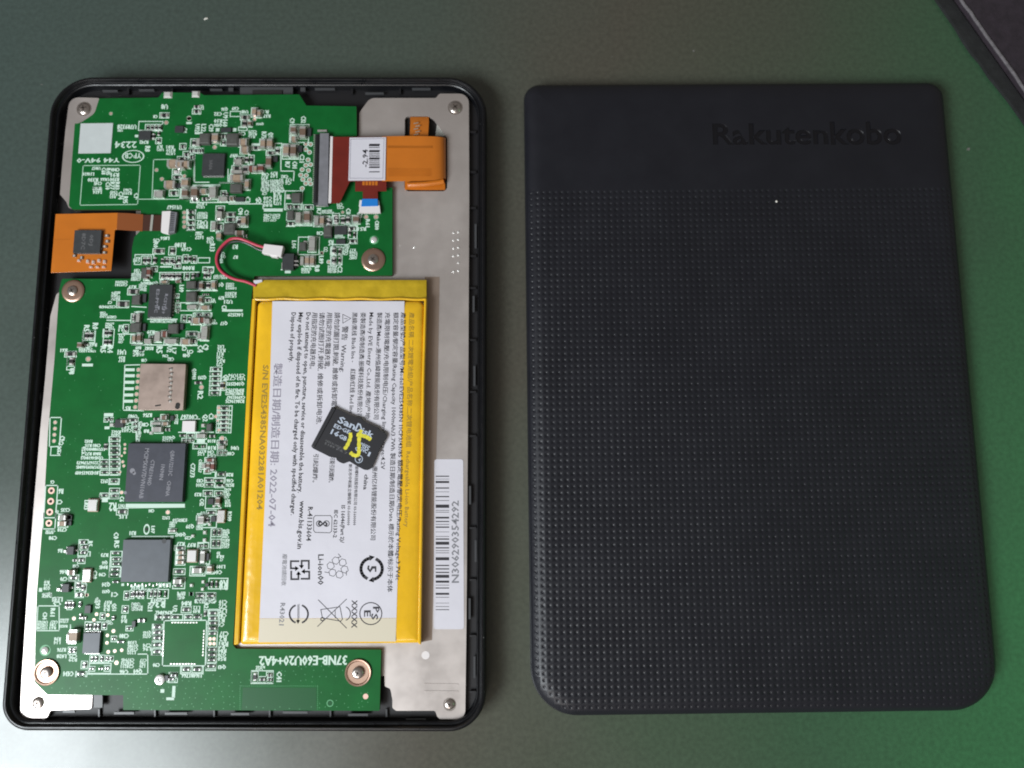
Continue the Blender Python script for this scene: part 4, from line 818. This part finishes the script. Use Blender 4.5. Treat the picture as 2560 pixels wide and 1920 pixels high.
# white label, clear tape, print
ZL = ZB+.05; mb = MB()
mb.prism(pq(ZL, (649, 1546), (991, 1545), (1007, 960), (1011, 753), (681, 753), (675, 960), (660, 1300)), ZB-.05, ZL, 'paper'); label = mb.build('paper_label', bat, smooth=0)
mb = MB(); mb.prism(pq(ZL, (646, 1606), (989, 1604), (991, 1545.6), (649, 1546.6)), ZB-.05, ZL, 'cream'); mb.build('clear_tape', bat, smooth=0)
mb = MB(); ZP = ZL+.014
def vl(s, x0, y0, x1, y1, h, m='ink', bold=.035, z=None):
    """lettering running down the label; x is the left foot of the letters"""
    z = z or ZP; text(mb, s, U(x0-h*.42, y0, z), U(x1-h*.42, y1, z), h*.86*PXMM(x0, y0), z, m, bold=bold)
vl('產品名稱 二次鋰電池組/产品名称:二次锂电池组  Rechargeable Li-ion Battery', 1029, 781, 1016, 1317, 12, 'ink_brown', z=ZB+.02, bold=.03)
vl('產品型號/产品型号/Model:EVE254385N 1ICP3/43/85 額定電壓/额定电压/Rating Voltage:3.7Vdc', 1008, 781, 994, 1450, 11.5)
vl('額定容量/额定容量/Rating Capacity 1000mAh/3.7Wh 製造日期/制造日期/Date 標示於本體/标示于本体', 990, 781, 974, 1480, 12)
vl('充電限制電壓/充电限制电压/Charging limit voltage:4.2V', 969, 781, 957, 1173, 12)
vl('製造商/Maker:惠州億緯鋰能股份有限公司', 949, 781, 940, 1048, 12); vl('惠州亿纬锂能股份有限公司', 937, 1165, 932, 1350, 12)
vl('Made by EVE Energy Co.,Ltd. 產地/产地:', 929, 781, 918, 1050, 12); vl('china', 916, 1185, 913, 1224, 11)
vl('委製造商/委制造商:振曜科技股份有限公司', 908, 781, 898, 1045, 12); vl('振曜科技股份有限公司 03-5600000', 892, 1165, 886, 1313, 8)
vl('黑線/黑线 Black line -    紅線/红线 Red line +', 887, 781, 878, 1045, 12); vl('新北市中和區立德街號 03-5600000', 876, 1160, 871, 1313, 8)
vl('警告  Warning:', 863, 815, 856, 930, 14)
for a, b in (((877, 796), (857, 786)), ((857, 786), (857, 808)), ((857, 808), (877, 796))): mb.line(U(*a, ZP), U(*b, ZP), .00013, ZP, 'ink')
mb.line(U(861, 796.5, ZP), U(868, 796.5, ZP), .00014, ZP+.002, 'ink')
vl('請勿試圖打開,刺破, 維修或拆卸電池,', 843, 781, 834, 1035, 13); vl('否則可能引起爆炸。', 833, 1120, 827, 1206, 12)
vl('用指定的充電器充電。', 824, 781, 817, 922, 13)
vl('请勿试图打开,刺破, 维修或拆卸电池,', 805, 781, 797, 1060, 13); vl('引起爆炸。', 790, 1135, 787, 1206, 12)
vl('用指定的充电器充电。', 787, 781, 780, 922, 13)
vl('Do not attempt to open, puncture, service or disassemble the battery.', 771, 781, 750, 1232, 12)
vl('May explode if disposed of in fire. To be charged only with specified charger.', 752, 781, 732, 1288, 12)
vl('Dispose of properly.', 734, 781, 728, 905, 12)
vl('製造日期/制造日期: 2022-07-04', 695, 908, 679, 1316, 20, 'ink_light', bold=.10)
vl('S/N EVE254385NA032281A01204', 664, 912, 648, 1274, 15, 'ink_brown', z=ZB+.02, bold=.06)
vl('www.bis.gov.in', 756, 1252, 749, 1372, 14); vl('R-41133604', 776, 1267, 771, 1352, 13)
vl('IEC 62133-2', 840, 1275, 837, 1344, 10); vl('IS 16046(Part 2)/', 858, 1263, 855, 1357, 10)
vl('Li-ion00', 802, 1386, 801, 1462, 15); vl('廢電池請回收', 712, 1385, 709, 1464, 11, 'ink_grey'); vl('XXXXX', 886, 1500, 885, 1570, 15); vl('R43021', 707, 1507, 703, 1563, 13, 'ink_grey')
vl('S', 806, 1303, 806, 1316, 26, bold=.1)
sc = PXMM(850, 1450)
P = lambda x, y: U(x, y, ZP)
def pl(pts, w=1.6, closed=False, m='ink', dz=0):
    for i in range(len(pts)-(0 if closed else 1)): mb.line(P(*pts[i]), P(*pts[(i+1) % len(pts)]), w*sc, ZP+dz+.0015*(i % 2), m)
def arc(cx, cy, r, a0, a1, w=2, n=18, m='ink'):
    pl([(cx+r*cos(radians(a0+(a1-a0)*k/n)), cy+r*sin(radians(a0+(a1-a0)*k/n))) for k in range(n+1)], w, m=m)
# BIS box
pl([(788, 1289), (826, 1289), (830, 1294), (829, 1328), (824, 1332), (788, 1331), (784, 1326), (784, 1294)], 1.6, True)
for s_ in (-1, 1):
    arc(807+s_*9, 1309, 7, 0, 360, 1.8)
pl([(798, 1303), (816, 1316)], 1.8)
# recycling ring with 5
arc(929, 1422, 26.5, -60, 80, 7.5); arc(929, 1422, 26.5, 120, 260, 7.5)
for p in (((923, 1388), (937, 1392), (925, 1402)), ((935, 1456), (921, 1452), (933, 1442))): mb.add([P(*t) for t in p], [(0, 1, 2)], 'ink'); mb.add([P(*t) for t in p], [(2, 1, 0)], 'ink')
vl('5', 929, 1414, 929, 1430, 24, bold=.16)
# PSE
arc(927, 1534, 27.5, 0, 360, 2.4, 28); vl('P', 940, 1517, 940, 1532, 17, bold=.08); vl('S', 936, 1534, 936, 1549, 18, bold=.08); vl('E', 918, 1526, 918, 1541, 18, bold=.08)
# seven petals of the lithium recycling sign
for k in range(6):
    a = radians(60*k+15); cx, cy = 844+18*cos(a), 1419+18*sin(a)
    pl([(cx+9.5*cos(a+radians(d)), cy+9.5*sin(a+radians(d))) for d in (0, 60, 120, 180, 240, 300)], 1.3, True)
pl([(846, 1385), (852, 1392), (844, 1394)], 1.5); pl([(866, 1438), (866, 1428)], 1.5); pl([(812, 1430), (822, 1432)], 1.5)
# four arrows square
for k in range(4):
    ca_, sa_ = (1, 0, -1, 0)[k], (0, 1, 0, -1)[k]
    tr_ = lambda u, v: (750+u*ca_-v*sa_, 1425+u*sa_+v*ca_)
    pl([tr_(-22, 4), tr_(-22, 23), tr_(-4, 23), tr_(-4, 9)], 4.4)
    mb.add([P(*tr_(-10, 12)), P(*tr_(3, 12)), P(*tr_(-4, 3))], [(0, 1, 2), (2, 1, 0)], 'ink')
# ring with arrow
arc(747, 1535, 23, -65, 65, 4.2); arc(747, 1535, 23, 115, 245, 4.2); pl([(745, 1512), (745, 1552)], 1.8); pl([(748, 1510), (748, 1545)], 1.0)
mb.add([P(740, 1550), P(750, 1550), P(745, 1560)], [(0, 1, 2), (2, 1, 0)], 'ink')
# crossed bin
pl([(796, 1500), (866, 1570)], 1.8, dz=.003); pl([(866, 1498), (794, 1566)], 1.8, dz=.003)
pl([(802, 1524), (850, 1517), (856, 1548), (852, 1553), (806, 1545)], 1.8, True); arc(858, 1534, 18, -65, 65, 2.2); arc(806, 1548, 4, 0, 360, 2.2); pl([(838, 1524), (838, 1545)], 1.5)
mb.build('label_print', label, smooth=0)
# wires and plug
def smoothpath(P_, n=6):
    out = []; P_ = [P_[0]]+P_+[P_[-1]]
    for i in range(1, len(P_)-2):
        for k in range(n):
            t = k/n; p = [.5*((2*P_[i][d])+(-P_[i-1][d]+P_[i+1][d])*t+(2*P_[i-1][d]-5*P_[i][d]+4*P_[i+1][d]-P_[i+2][d])*t*t+(-P_[i-1][d]+3*P_[i][d]-3*P_[i+1][d]+P_[i+2][d])*t**3) for d in range(3)]
            out.append(p)
    out.append(P_[-1]); return out
T = lambda x, y, z: U(450+x*.18083, 450+y*.18083, z)
w1 = [(1180, 935, 7.4), (1060, 900, 7.6), (930, 845, 8.0), (810, 808, 8.2), (700, 818, 8.2), (600, 895, 8.0), (530, 990, 7.8), (505, 1100, 7.6), (535, 1215, 7.4), (620, 1305, 7.2), (750, 1368, 7.1), (900, 1402, 7.0), (1000, 1440, 6.8), (1050, 1462, 6.6)]
w2 = [(1180, 985, 7.1), (1080, 960, 7.0), (980, 905, 7.0), (880, 862, 7.2), (790, 850, 7.4), (690, 870, 7.4), (615, 930, 7.3), (560, 1010, 7.1), (535, 1110, 7.0), (560, 1210, 6.9), (640, 1295, 6.8), (760, 1360, 6.6), (900, 1392, 6.5), (1000, 1428, 6.4), (1050, 1450, 6.3)]
mb = MB(); mb.tube([U(*T_) if False else Vector(p) for p in smoothpath([tuple(T(*p)) for p in w1])], .00036, 'wire_red', 10); o = mb.build('wire', bat); o['label'] = 'red wire'
mb = MB(); mb.tube([Vector(p) for p in smoothpath([tuple(T(*p)) for p in w2])], .00028, 'wire_black', 8); o = mb.build('wire', bat); o['label'] = 'black wire'
mb = MB(); zp = 7.9
p = [tuple(T(x, y, zp)[:2]) for x, y in ((1130, 1010), (1395, 1060), (1430, 912), (1162, 882))]
mb.prism(p, 6.3, zp, 'white_pl'); p = [tuple(T(x, y, zp)[:2]) for x, y in ((1240, 1050), (1340, 1066), (1345, 1040), (1245, 1025))]; mb.prism(p, 6.3, zp-.3, 'white_pl')
mb.build('plug', bat, bevel=.12, smooth=40)

# ------------------------------------------------------------------ memory card on the battery
zc = ZL+.95; T = lambda x, y, z=None: U(760+x*.11452, 1000+y*.11452, zc if z is None else z)
card = thing('memory_card', 'small black memory card marked 15 in yellow marker, lying on the battery label', 'memory card', T(900, 780, ZL+.02))
pts = [(150, 1010), (200, 1060), (560, 1240), (700, 1262), (708, 1310), (770, 1355), (850, 1388), (985, 1338), (1150, 1440), (1310, 1522), (1390, 1530), (1480, 1475), (1540, 1335), (1640, 1090), (1700, 980), (1810, 800), (1780, 725), (1640, 655), (1620, 600), (1540, 570), (1420, 515), (1290, 452), (1250, 395), (1170, 385), (985, 315), (700, 180), (640, 140), (600, 160)]
mb = MB(); rad = [.35, .35, .5, .3, .2, .3, .5, .4, .2, .8, .8, .8, .3, .3, .3, .9, .9, .3, .2, .3, .3, .2, .3, .2, .3, .3, .3, .3]
pl_ = [tuple(T(x, y)[:2]) for x, y in pts][::1]
mb.prism(rpoly(pl_, rad, 3), ZL+.03, zc-.12, 'card', mside='card'); cb = mb.build('card_body', card, bevel=.1, smooth=40)
mb = MB(); mb.prism([tuple(T(x, y)[:2]) for x, y in ((165, 1000), (232, 1030), (690, 195), (640, 150), (605, 170))], zc-.3, zc+.12, 'card'); mb.build('grip_ridge', card, bevel=.1, smooth=40)
mb = MB(); zk = zc-.10
def ct(s, x0, y0, x1, y1, h, m='card_ink', bold=.03): text(mb, s, T(x0, y0), T(x1, y1), h*.11452*PXMM(850, 1080), zk, m, bold=bold)
ct('San', 720, 480, 1085, 645, 140, bold=.1); ct('D', 1100, 660, 1230, 715, 165, bold=.08); ct('isk', 1235, 712, 1480, 825, 120, bold=.1)
ct('EDGE', 640, 588, 985, 745, 78, bold=.05); ct('16', 570, 730, 735, 805, 105, bold=.08); ct('GB', 745, 815, 910, 895, 85, bold=.06)
ct('micro', 1225, 965, 1430, 1050, 62); ct('SD', 1240, 1045, 1395, 1115, 75, bold=.08); ct('HC', 1235, 1110, 1360, 1165, 70, bold=.08); ct('I', 1380, 1215, 1410, 1228, 90, bold=.15); ct('C', 1095, 1080, 1170, 1115, 80, bold=.05)
mb.ring(T(1195, 1290), .00078, .00096, zk, 'card_ink', 18); ct('4', 1170, 1325, 1215, 1345, 70)
ct('MADE IN CHINA 2125', 460, 900, 900, 1105, 40, 'mark_dim', 0); ct('5189 DR 7', 440, 960, 930, 1190, 45, 'mark_dim', 0); ct('C', 700, 1080, 750, 1100, 50, 'mark', 0)
mb.build('card_print', card, smooth=0)
mb = MB(); zm = zk+.02
def pen(pts_, w):
    P_ = smoothpath([(x, y, 0) for x, y in pts_], 6); n = len(P_)
    L = []; R = []
    W0 = [T(x, y) for x, y, _ in P_]
    for i, p in enumerate(W0):
        d = (W0[min(i+1, n-1)]-W0[max(i-1, 0)]); d.z = 0; d.normalize(); nn = Vector((-d.y, d.x, 0))*w*.5*MM
        nn *= (.6 if i in (0, n-1) else 1+.12*sin(i*1.3)); L.append(p+nn); R.append(p-nn)
    vs = [(p.x, p.y, zm*MM) for p in L+R]; mb.add(vs, [(i, n+i, n+i+1, i+1) for i in range(n-1)], 'pen')
pen([(1005, 715), (1015, 790), (985, 900), (930, 1010), (880, 1075)], .85)
pen([(1255, 650), (1215, 740), (1200, 880), (1198, 1050), (1190, 1180), (1130, 1215), (1060, 1190), (1005, 1140)], .85); zm += .006
pen([(1145, 755), (1250, 775), (1340, 795), (1410, 835), (1460, 870)], .88)
o = mb.build('marker_writing', card, smooth=0, recalc=True)

# ------------------------------------------------------------------ back cover
H0, H1, RC = 1.6, 5.0, 6.0
cq = [tuple(U(*p, 2)[:2]) for p in ((1327, 1790), (2498, 1775), (2352, 209), (1309, 215))]
CR = [11, 11.5, 4.5, 4.0]
cover = thing('back_cover', 'detached black plastic back cover with dotted grip texture and debossed lettering', 'back cover', ((cq[0][0]+cq[2][0])/2, (cq[0][1]+cq[2][1])/2, 0))
def zprof(d):
    d = np.clip(d, 0, RC); return H0+(H1-H0)*np.sqrt(1-(1-d/RC)**3)
OUT = np.array(ring_quad(cq, CR, 0, 14))
def sdist(P_):
    P_ = np.asarray(P_); A = OUT; B = np.roll(OUT, -1, 0); best = np.full(len(P_), 1e9)
    for a, b in zip(A, B):
        ab = b-a; t = np.clip(((P_-a)@ab)/(ab@ab+1e-18), 0, 1); best = np.minimum(best, np.hypot(*(P_-a-t[:, None]*ab).T))
    return best/MM
def inside(P_, poly):
    x, y = P_[:, 0], P_[:, 1]; c = np.zeros(len(P_), bool); n = len(poly)
    for i in range(n):
        x1, y1 = poly[i]; x2, y2 = poly[(i+1) % n]
        if y1 == y2: continue
        t = ((y1 > y) != (y2 > y)) & (x < (x2-x1)*(y-y1)/(y2-y1)+x1); c ^= t
    return c
rings = [(1.0, .02), (.5, .1), (.15, .7), (0, H0), (.05, None), (.15, None), (.4, None)]
V = []; Fc = []
rr_ = [ring_quad(cq, CR, d, 14) for d, z in rings]; K = len(rr_[0])
for (d, z), r in zip(rings, rr_):
    zz = z if z is not None else float(zprof(np.array([d]))[0]); V += [(x, y, zz*MM) for x, y in r]
for j in range(len(rings)-1):
    for k in range(K): Fc.append((j*K+k, j*K+(k+1) % K, (j+1)*K+(k+1) % K, (j+1)*K+k))
inner_loop = rr_[-1]
# grid of dimpled cells
pit = 1.545*MM; ca = (atan2(cq[1][1]-cq[0][1], cq[1][0]-cq[0][0])+atan2(cq[2][1]-cq[3][1], cq[2][0]-cq[3][0]))/2
ux = np.array((cos(ca), sin(ca))); uy = np.array((-sin(ca), cos(ca)))
pt = np.array(U(1820, 471, 5)[:2]); g0 = pt
NX, NY = 84, 92; GX = 36.0
cell = np.zeros((NX, NY), bool); corners = {}
cxs = [(i, j) for i in range(NX) for j in range(NY)]
def gpos(i, j): return g0+ux*((i-GX)*pit)-uy*(j*pit)
cen = np.array([gpos(i+.5, j+.5) for i, j in cxs])
cor = np.array([[gpos(i, j), gpos(i+1, j), gpos(i+1, j+1), gpos(i, j+1)] for i, j in cxs]).reshape(-1, 2)
okc = (inside(cor, OUT) & (sdist(cor) > .55)).reshape(-1, 4).all(1)
for (i, j), k in zip(cxs, okc): cell[i, j] = k
# keep one fill of isolated gaps: boundary edges of the cell region
edges = {}
for i, j in cxs:
    if not cell[i, j]: continue
    for a, b in (((i, j), (i+1, j)), ((i+1, j), (i+1, j+1)), ((i+1, j+1), (i, j+1)), ((i, j+1), (i, j))):
        if (b, a) in edges: del edges[(b, a)]
        else: edges[(a, b)] = 1
# debossed lettering outlines
v2, f2 = glyphs('Rakuten')
def outline(txt, p0, p1, h, HH=.73):
    c = bpy.data.curves.new('txt', 'FONT'); c.body = txt; c.resolution_u = 4; c.offset = .022
    o = bpy.data.objects.new('txt', c); me = bpy.data.meshes.new_from_object(o); bm = bmesh.new(); bm.from_mesh(me)
    bmesh.ops.remove_doubles(bm, verts=bm.verts, dist=1e-5)
    xs = [v.co.x for v in bm.verts]; x0, x1 = min(xs), max(xs)
    a = Vector(p0[:2]); b = Vector(p1[:2]); d = b-a; L = d.length; d.normalize(); n = Vector((-d.y, d.x))
    def tr(co): X = (co.x-x0)/(x1-x0)*L; Y = co.y/HH*h; return (a.x+d.x*X+n.x*Y, a.y+d.y*X+n.y*Y)
    be = [e for e in bm.edges if len(e.link_faces) == 1]; loops = []; seen = set(); nxt = {}
    for e in be:
        l = e.link_loops[0]; nxt[l.vert.index] = (l.link_loop_next.vert.index)
    bm.verts.ensure_lookup_table()
    for s in list(nxt):
        if s in seen: continue
        lp = []; k = s
        while k not in seen and k in nxt: seen.add(k); lp.append(tr(bm.verts[k].co)); k = nxt[k]
        if len(lp) > 2: loops.append(lp)
    bm.free(); bpy.data.objects.remove(o); bpy.data.curves.remove(c); bpy.data.meshes.remove(me); return loops
LET = outline('Rakuten', U(1783, 360, 5), U(2072, 359, 5), .0058)+outline('kobo', U(2078, 360, 5), U(2256, 359, 5), .0063)
# constrained triangulation of the plain area
cv = []; ce = []; key = {}
def addv(p):
    cv.append(Vector((p[0]*1000, p[1]*1000))); return len(cv)-1
ids = [addv(p) for p in inner_loop]; ce += [(ids[k], ids[(k+1) % K]) for k in range(K)]
gid = {}
for (a, b) in edges:
    for q_ in (a, b):
        if q_ not in gid: gid[q_] = addv(gpos(*q_))
    ce.append((gid[a], gid[b]))
for lp in LET:
    ii = [addv(p) for p in lp]; ce += [(ii[k], ii[(k+1) % len(ii)]) for k in range(len(ii))]
for d in (.8, 1.4, 2.2, 3.2, 4.5, 6.0, 9.0):
    r = ring_quad(cq, CR, d, 10); R2 = []
    for k in range(len(r)):
        a = np.array(r[k]); b = np.array(r[(k+1) % len(r)]); m_ = max(1, int(np.hypot(*(b-a))/.003))
        R2 += [a+(b-a)*t/m_ for t in range(m_)]
    R2 = np.array(R2); rel = R2-g0; iu = (rel@ux)/pit+GX; ju = -(rel@uy)/pit
    for p, i, j in zip(R2, iu, ju):
        i0, j0 = int(math.floor(i)), int(math.floor(j))
        if 0 <= i0 < NX and 0 <= j0 < NY and cell[i0, j0]: continue
        near = any(0 <= i0+a_ < NX and 0 <= j0+b_ < NY and cell[i0+a_, j0+b_] and (abs(i-(i0+.5)-a_*.5) < .3 or abs(j-(j0+.5)-b_*.5) < .3) for a_ in (-1, 0, 1) for b_ in (-1, 0, 1)) and False
        if not near: addv(p)
res = delaunay_2d_cdt(cv, ce, [], 0, 1e-5)
rv_, _, rf = res[0], res[1], res[2]
RV = np.array([(v.x/1000, v.y/1000) for v in rv_]); tri = np.array([f for f in rf if len(f) == 3])
cn = RV[tri].mean(1); keep = inside(cn, np.array(inner_loop))
rel = cn-g0; iu = np.floor((rel@ux)/pit+GX).astype(int); ju = np.floor(-(rel@uy)/pit).astype(int)
ing = (iu >= 0) & (iu < NX) & (ju >= 0) & (ju < NY); ing[ing] = cell[iu[ing], ju[ing]]
inlet = np.zeros(len(cn), bool)
for lp in LET: inlet ^= inside(cn, np.array(lp))
dz = zprof(sdist(RV)); b0 = len(V)
V += [(x, y, z*MM) for (x, y), z in zip(RV, dz)]
for t, k, g_, l_ in zip(tri, keep, ing, inlet):
    if k and not g_ and not l_:
        a, b, c = RV[t]; s_ = (b[0]-a[0])*(c[1]-a[1])-(b[1]-a[1])*(c[0]-a[0])
        Fc.append(tuple(int(b0+i) for i in (t if s_ > 0 else t[::-1])))
me = MB(); me.add(V, Fc, 'cover'); shellobj = me.build('cover_shell', cover, smooth=35)
# sloping walls and floors of the debossed letters
me = MB(); DEP = .18
tv = {}
for t, k, l_ in zip(tri, keep, inlet):
    if not l_: continue
    for i in t: tv.setdefault(int(i), 1)
idx = {}
inl = [t for t, l_ in zip(tri, inlet) if l_]
ecount = {}
for t in inl:
    a, b, c = RV[t]
    if (b[0]-a[0])*(c[1]-a[1])-(b[1]-a[1])*(c[0]-a[0]) < 0: t = t[::-1]
    for k in range(3):
        e = (int(t[k]), int(t[(k+1) % 3]))
        if (e[1], e[0]) in ecount: del ecount[(e[1], e[0])]
        else: ecount[e] = 1
nrm = {}
for a, b in ecount:
    d = RV[b]-RV[a]; d = d/(np.hypot(*d)+1e-12); n = np.array((-d[1], d[0]))
    for q_ in (a, b): nrm.setdefault(q_, []).append(n)
low = {}; up = {}; VV = []
for q_ in tv:
    p = RV[q_]; z = float(dz[q_])*MM
    off = np.zeros(2)
    if q_ in nrm: off = np.mean(nrm[q_], 0); off = off/(np.hypot(*off)+1e-9)*.14*MM
    low[q_] = len(VV); VV.append((p[0]+off[0], p[1]+off[1], z-DEP*MM))
    up[q_] = len(VV); VV.append((p[0], p[1], z))
FF = []
for t in inl:
    a, b, c = RV[t]
    if (b[0]-a[0])*(c[1]-a[1])-(b[1]-a[1])*(c[0]-a[0]) < 0: t = t[::-1]
    FF.append(tuple(low[int(i)] for i in t))
for a, b in ecount: FF.append((up[a], up[b], low[b], low[a]))
me.add(VV, FF, 'cover_gloss'); me.build('debossed_lettering', cover, smooth=25)
# dimpled panel
VV = []; FF = []
cc = np.array([gpos(i+.5, j+.5) for i, j in cxs])[okc]; zc_ = zprof(sdist(cc)); cj = [c for c, k in zip(cxs, okc) if k]
vid = {}
need = sorted({q_ for (i, j) in cj for q_ in ((i, j), (i+1, j), (i+1, j+1), (i, j+1))}); pp = np.array([gpos(*q_) for q_ in need]); zz = zprof(sdist(pp))
for q_, p, z in zip(need, pp, zz): vid[q_] = len(VV); VV.append((p[0], p[1], float(z)*MM))
A8 = [(cos(pi/8+k*pi/4), sin(pi/8+k*pi/4)) for k in range(8)]
cr = random.Random(4)
r8 = np.array([c+(.47*MM)*(ux*a+uy*b) for c in cc for a, b in A8]); z8 = zprof(sdist(r8)).reshape(-1, 8); r8 = r8.reshape(-1, 8, 2)
for n_, ((i, j), c, z) in enumerate(zip(cj, cc, zc_)):
    q4 = [vid[(i+1, j)], vid[(i, j)], vid[(i, j+1)], vid[(i+1, j+1)]]   # ne nw sw se  (rows run downwards)
    b = len(VV)
    dpt = cr.uniform(.15, .25)
    for k in range(8): VV.append((r8[n_, k, 0], r8[n_, k, 1], float(z8[n_, k])*MM))
    for k in range(8):
        p = c+(.27*MM)*(ux*A8[k][0]+uy*A8[k][1]); VV.append((p[0], p[1], (float(z)-dpt*.55)*MM))
    VV.append((c[0], c[1], (float(z)-dpt)*MM))
    for m_ in range(4):
        q_ = q4[m_]; k0 = 2*m_; FF.append((q_, b+(k0+1) % 8, b+k0)); FF.append((q_, q4[(m_+1) % 4], b+(k0+2) % 8, b+(k0+1) % 8))
    for k in range(8): FF.append((b+k, b+(k+1) % 8, b+8+(k+1) % 8, b+8+k)); FF.append((b+8+k, b+8+(k+1) % 8, b+16))
me = MB(); me.add(VV, FF, 'cover'); dp = me.build('dimpled_grip', cover, smooth=45); dp['kind'] = 'stuff'
# lint on the cover
mb = MB(); mb.lathe(U(1941, 504, 5.0)[:2], [(.28, 5.02), (.3, 5.15), (.12, 5.3)], 'dust', 7); tag(mb.build('dust_speck'), 'tiny white speck of dust on the black cover near its dotted edge', 'dust speck')
mb = MB(); c = U(515, 47, 0); mb.box((c.x, c.y, .00002), (.0011, .0004, .0002), 'dust', rot=.4, top=.6); tag(mb.build('lint_speck'), 'tiny pale lint flake on the table above the opened reader', 'lint')
print('kinds', counts, 'objects', len(bpy.data.objects))
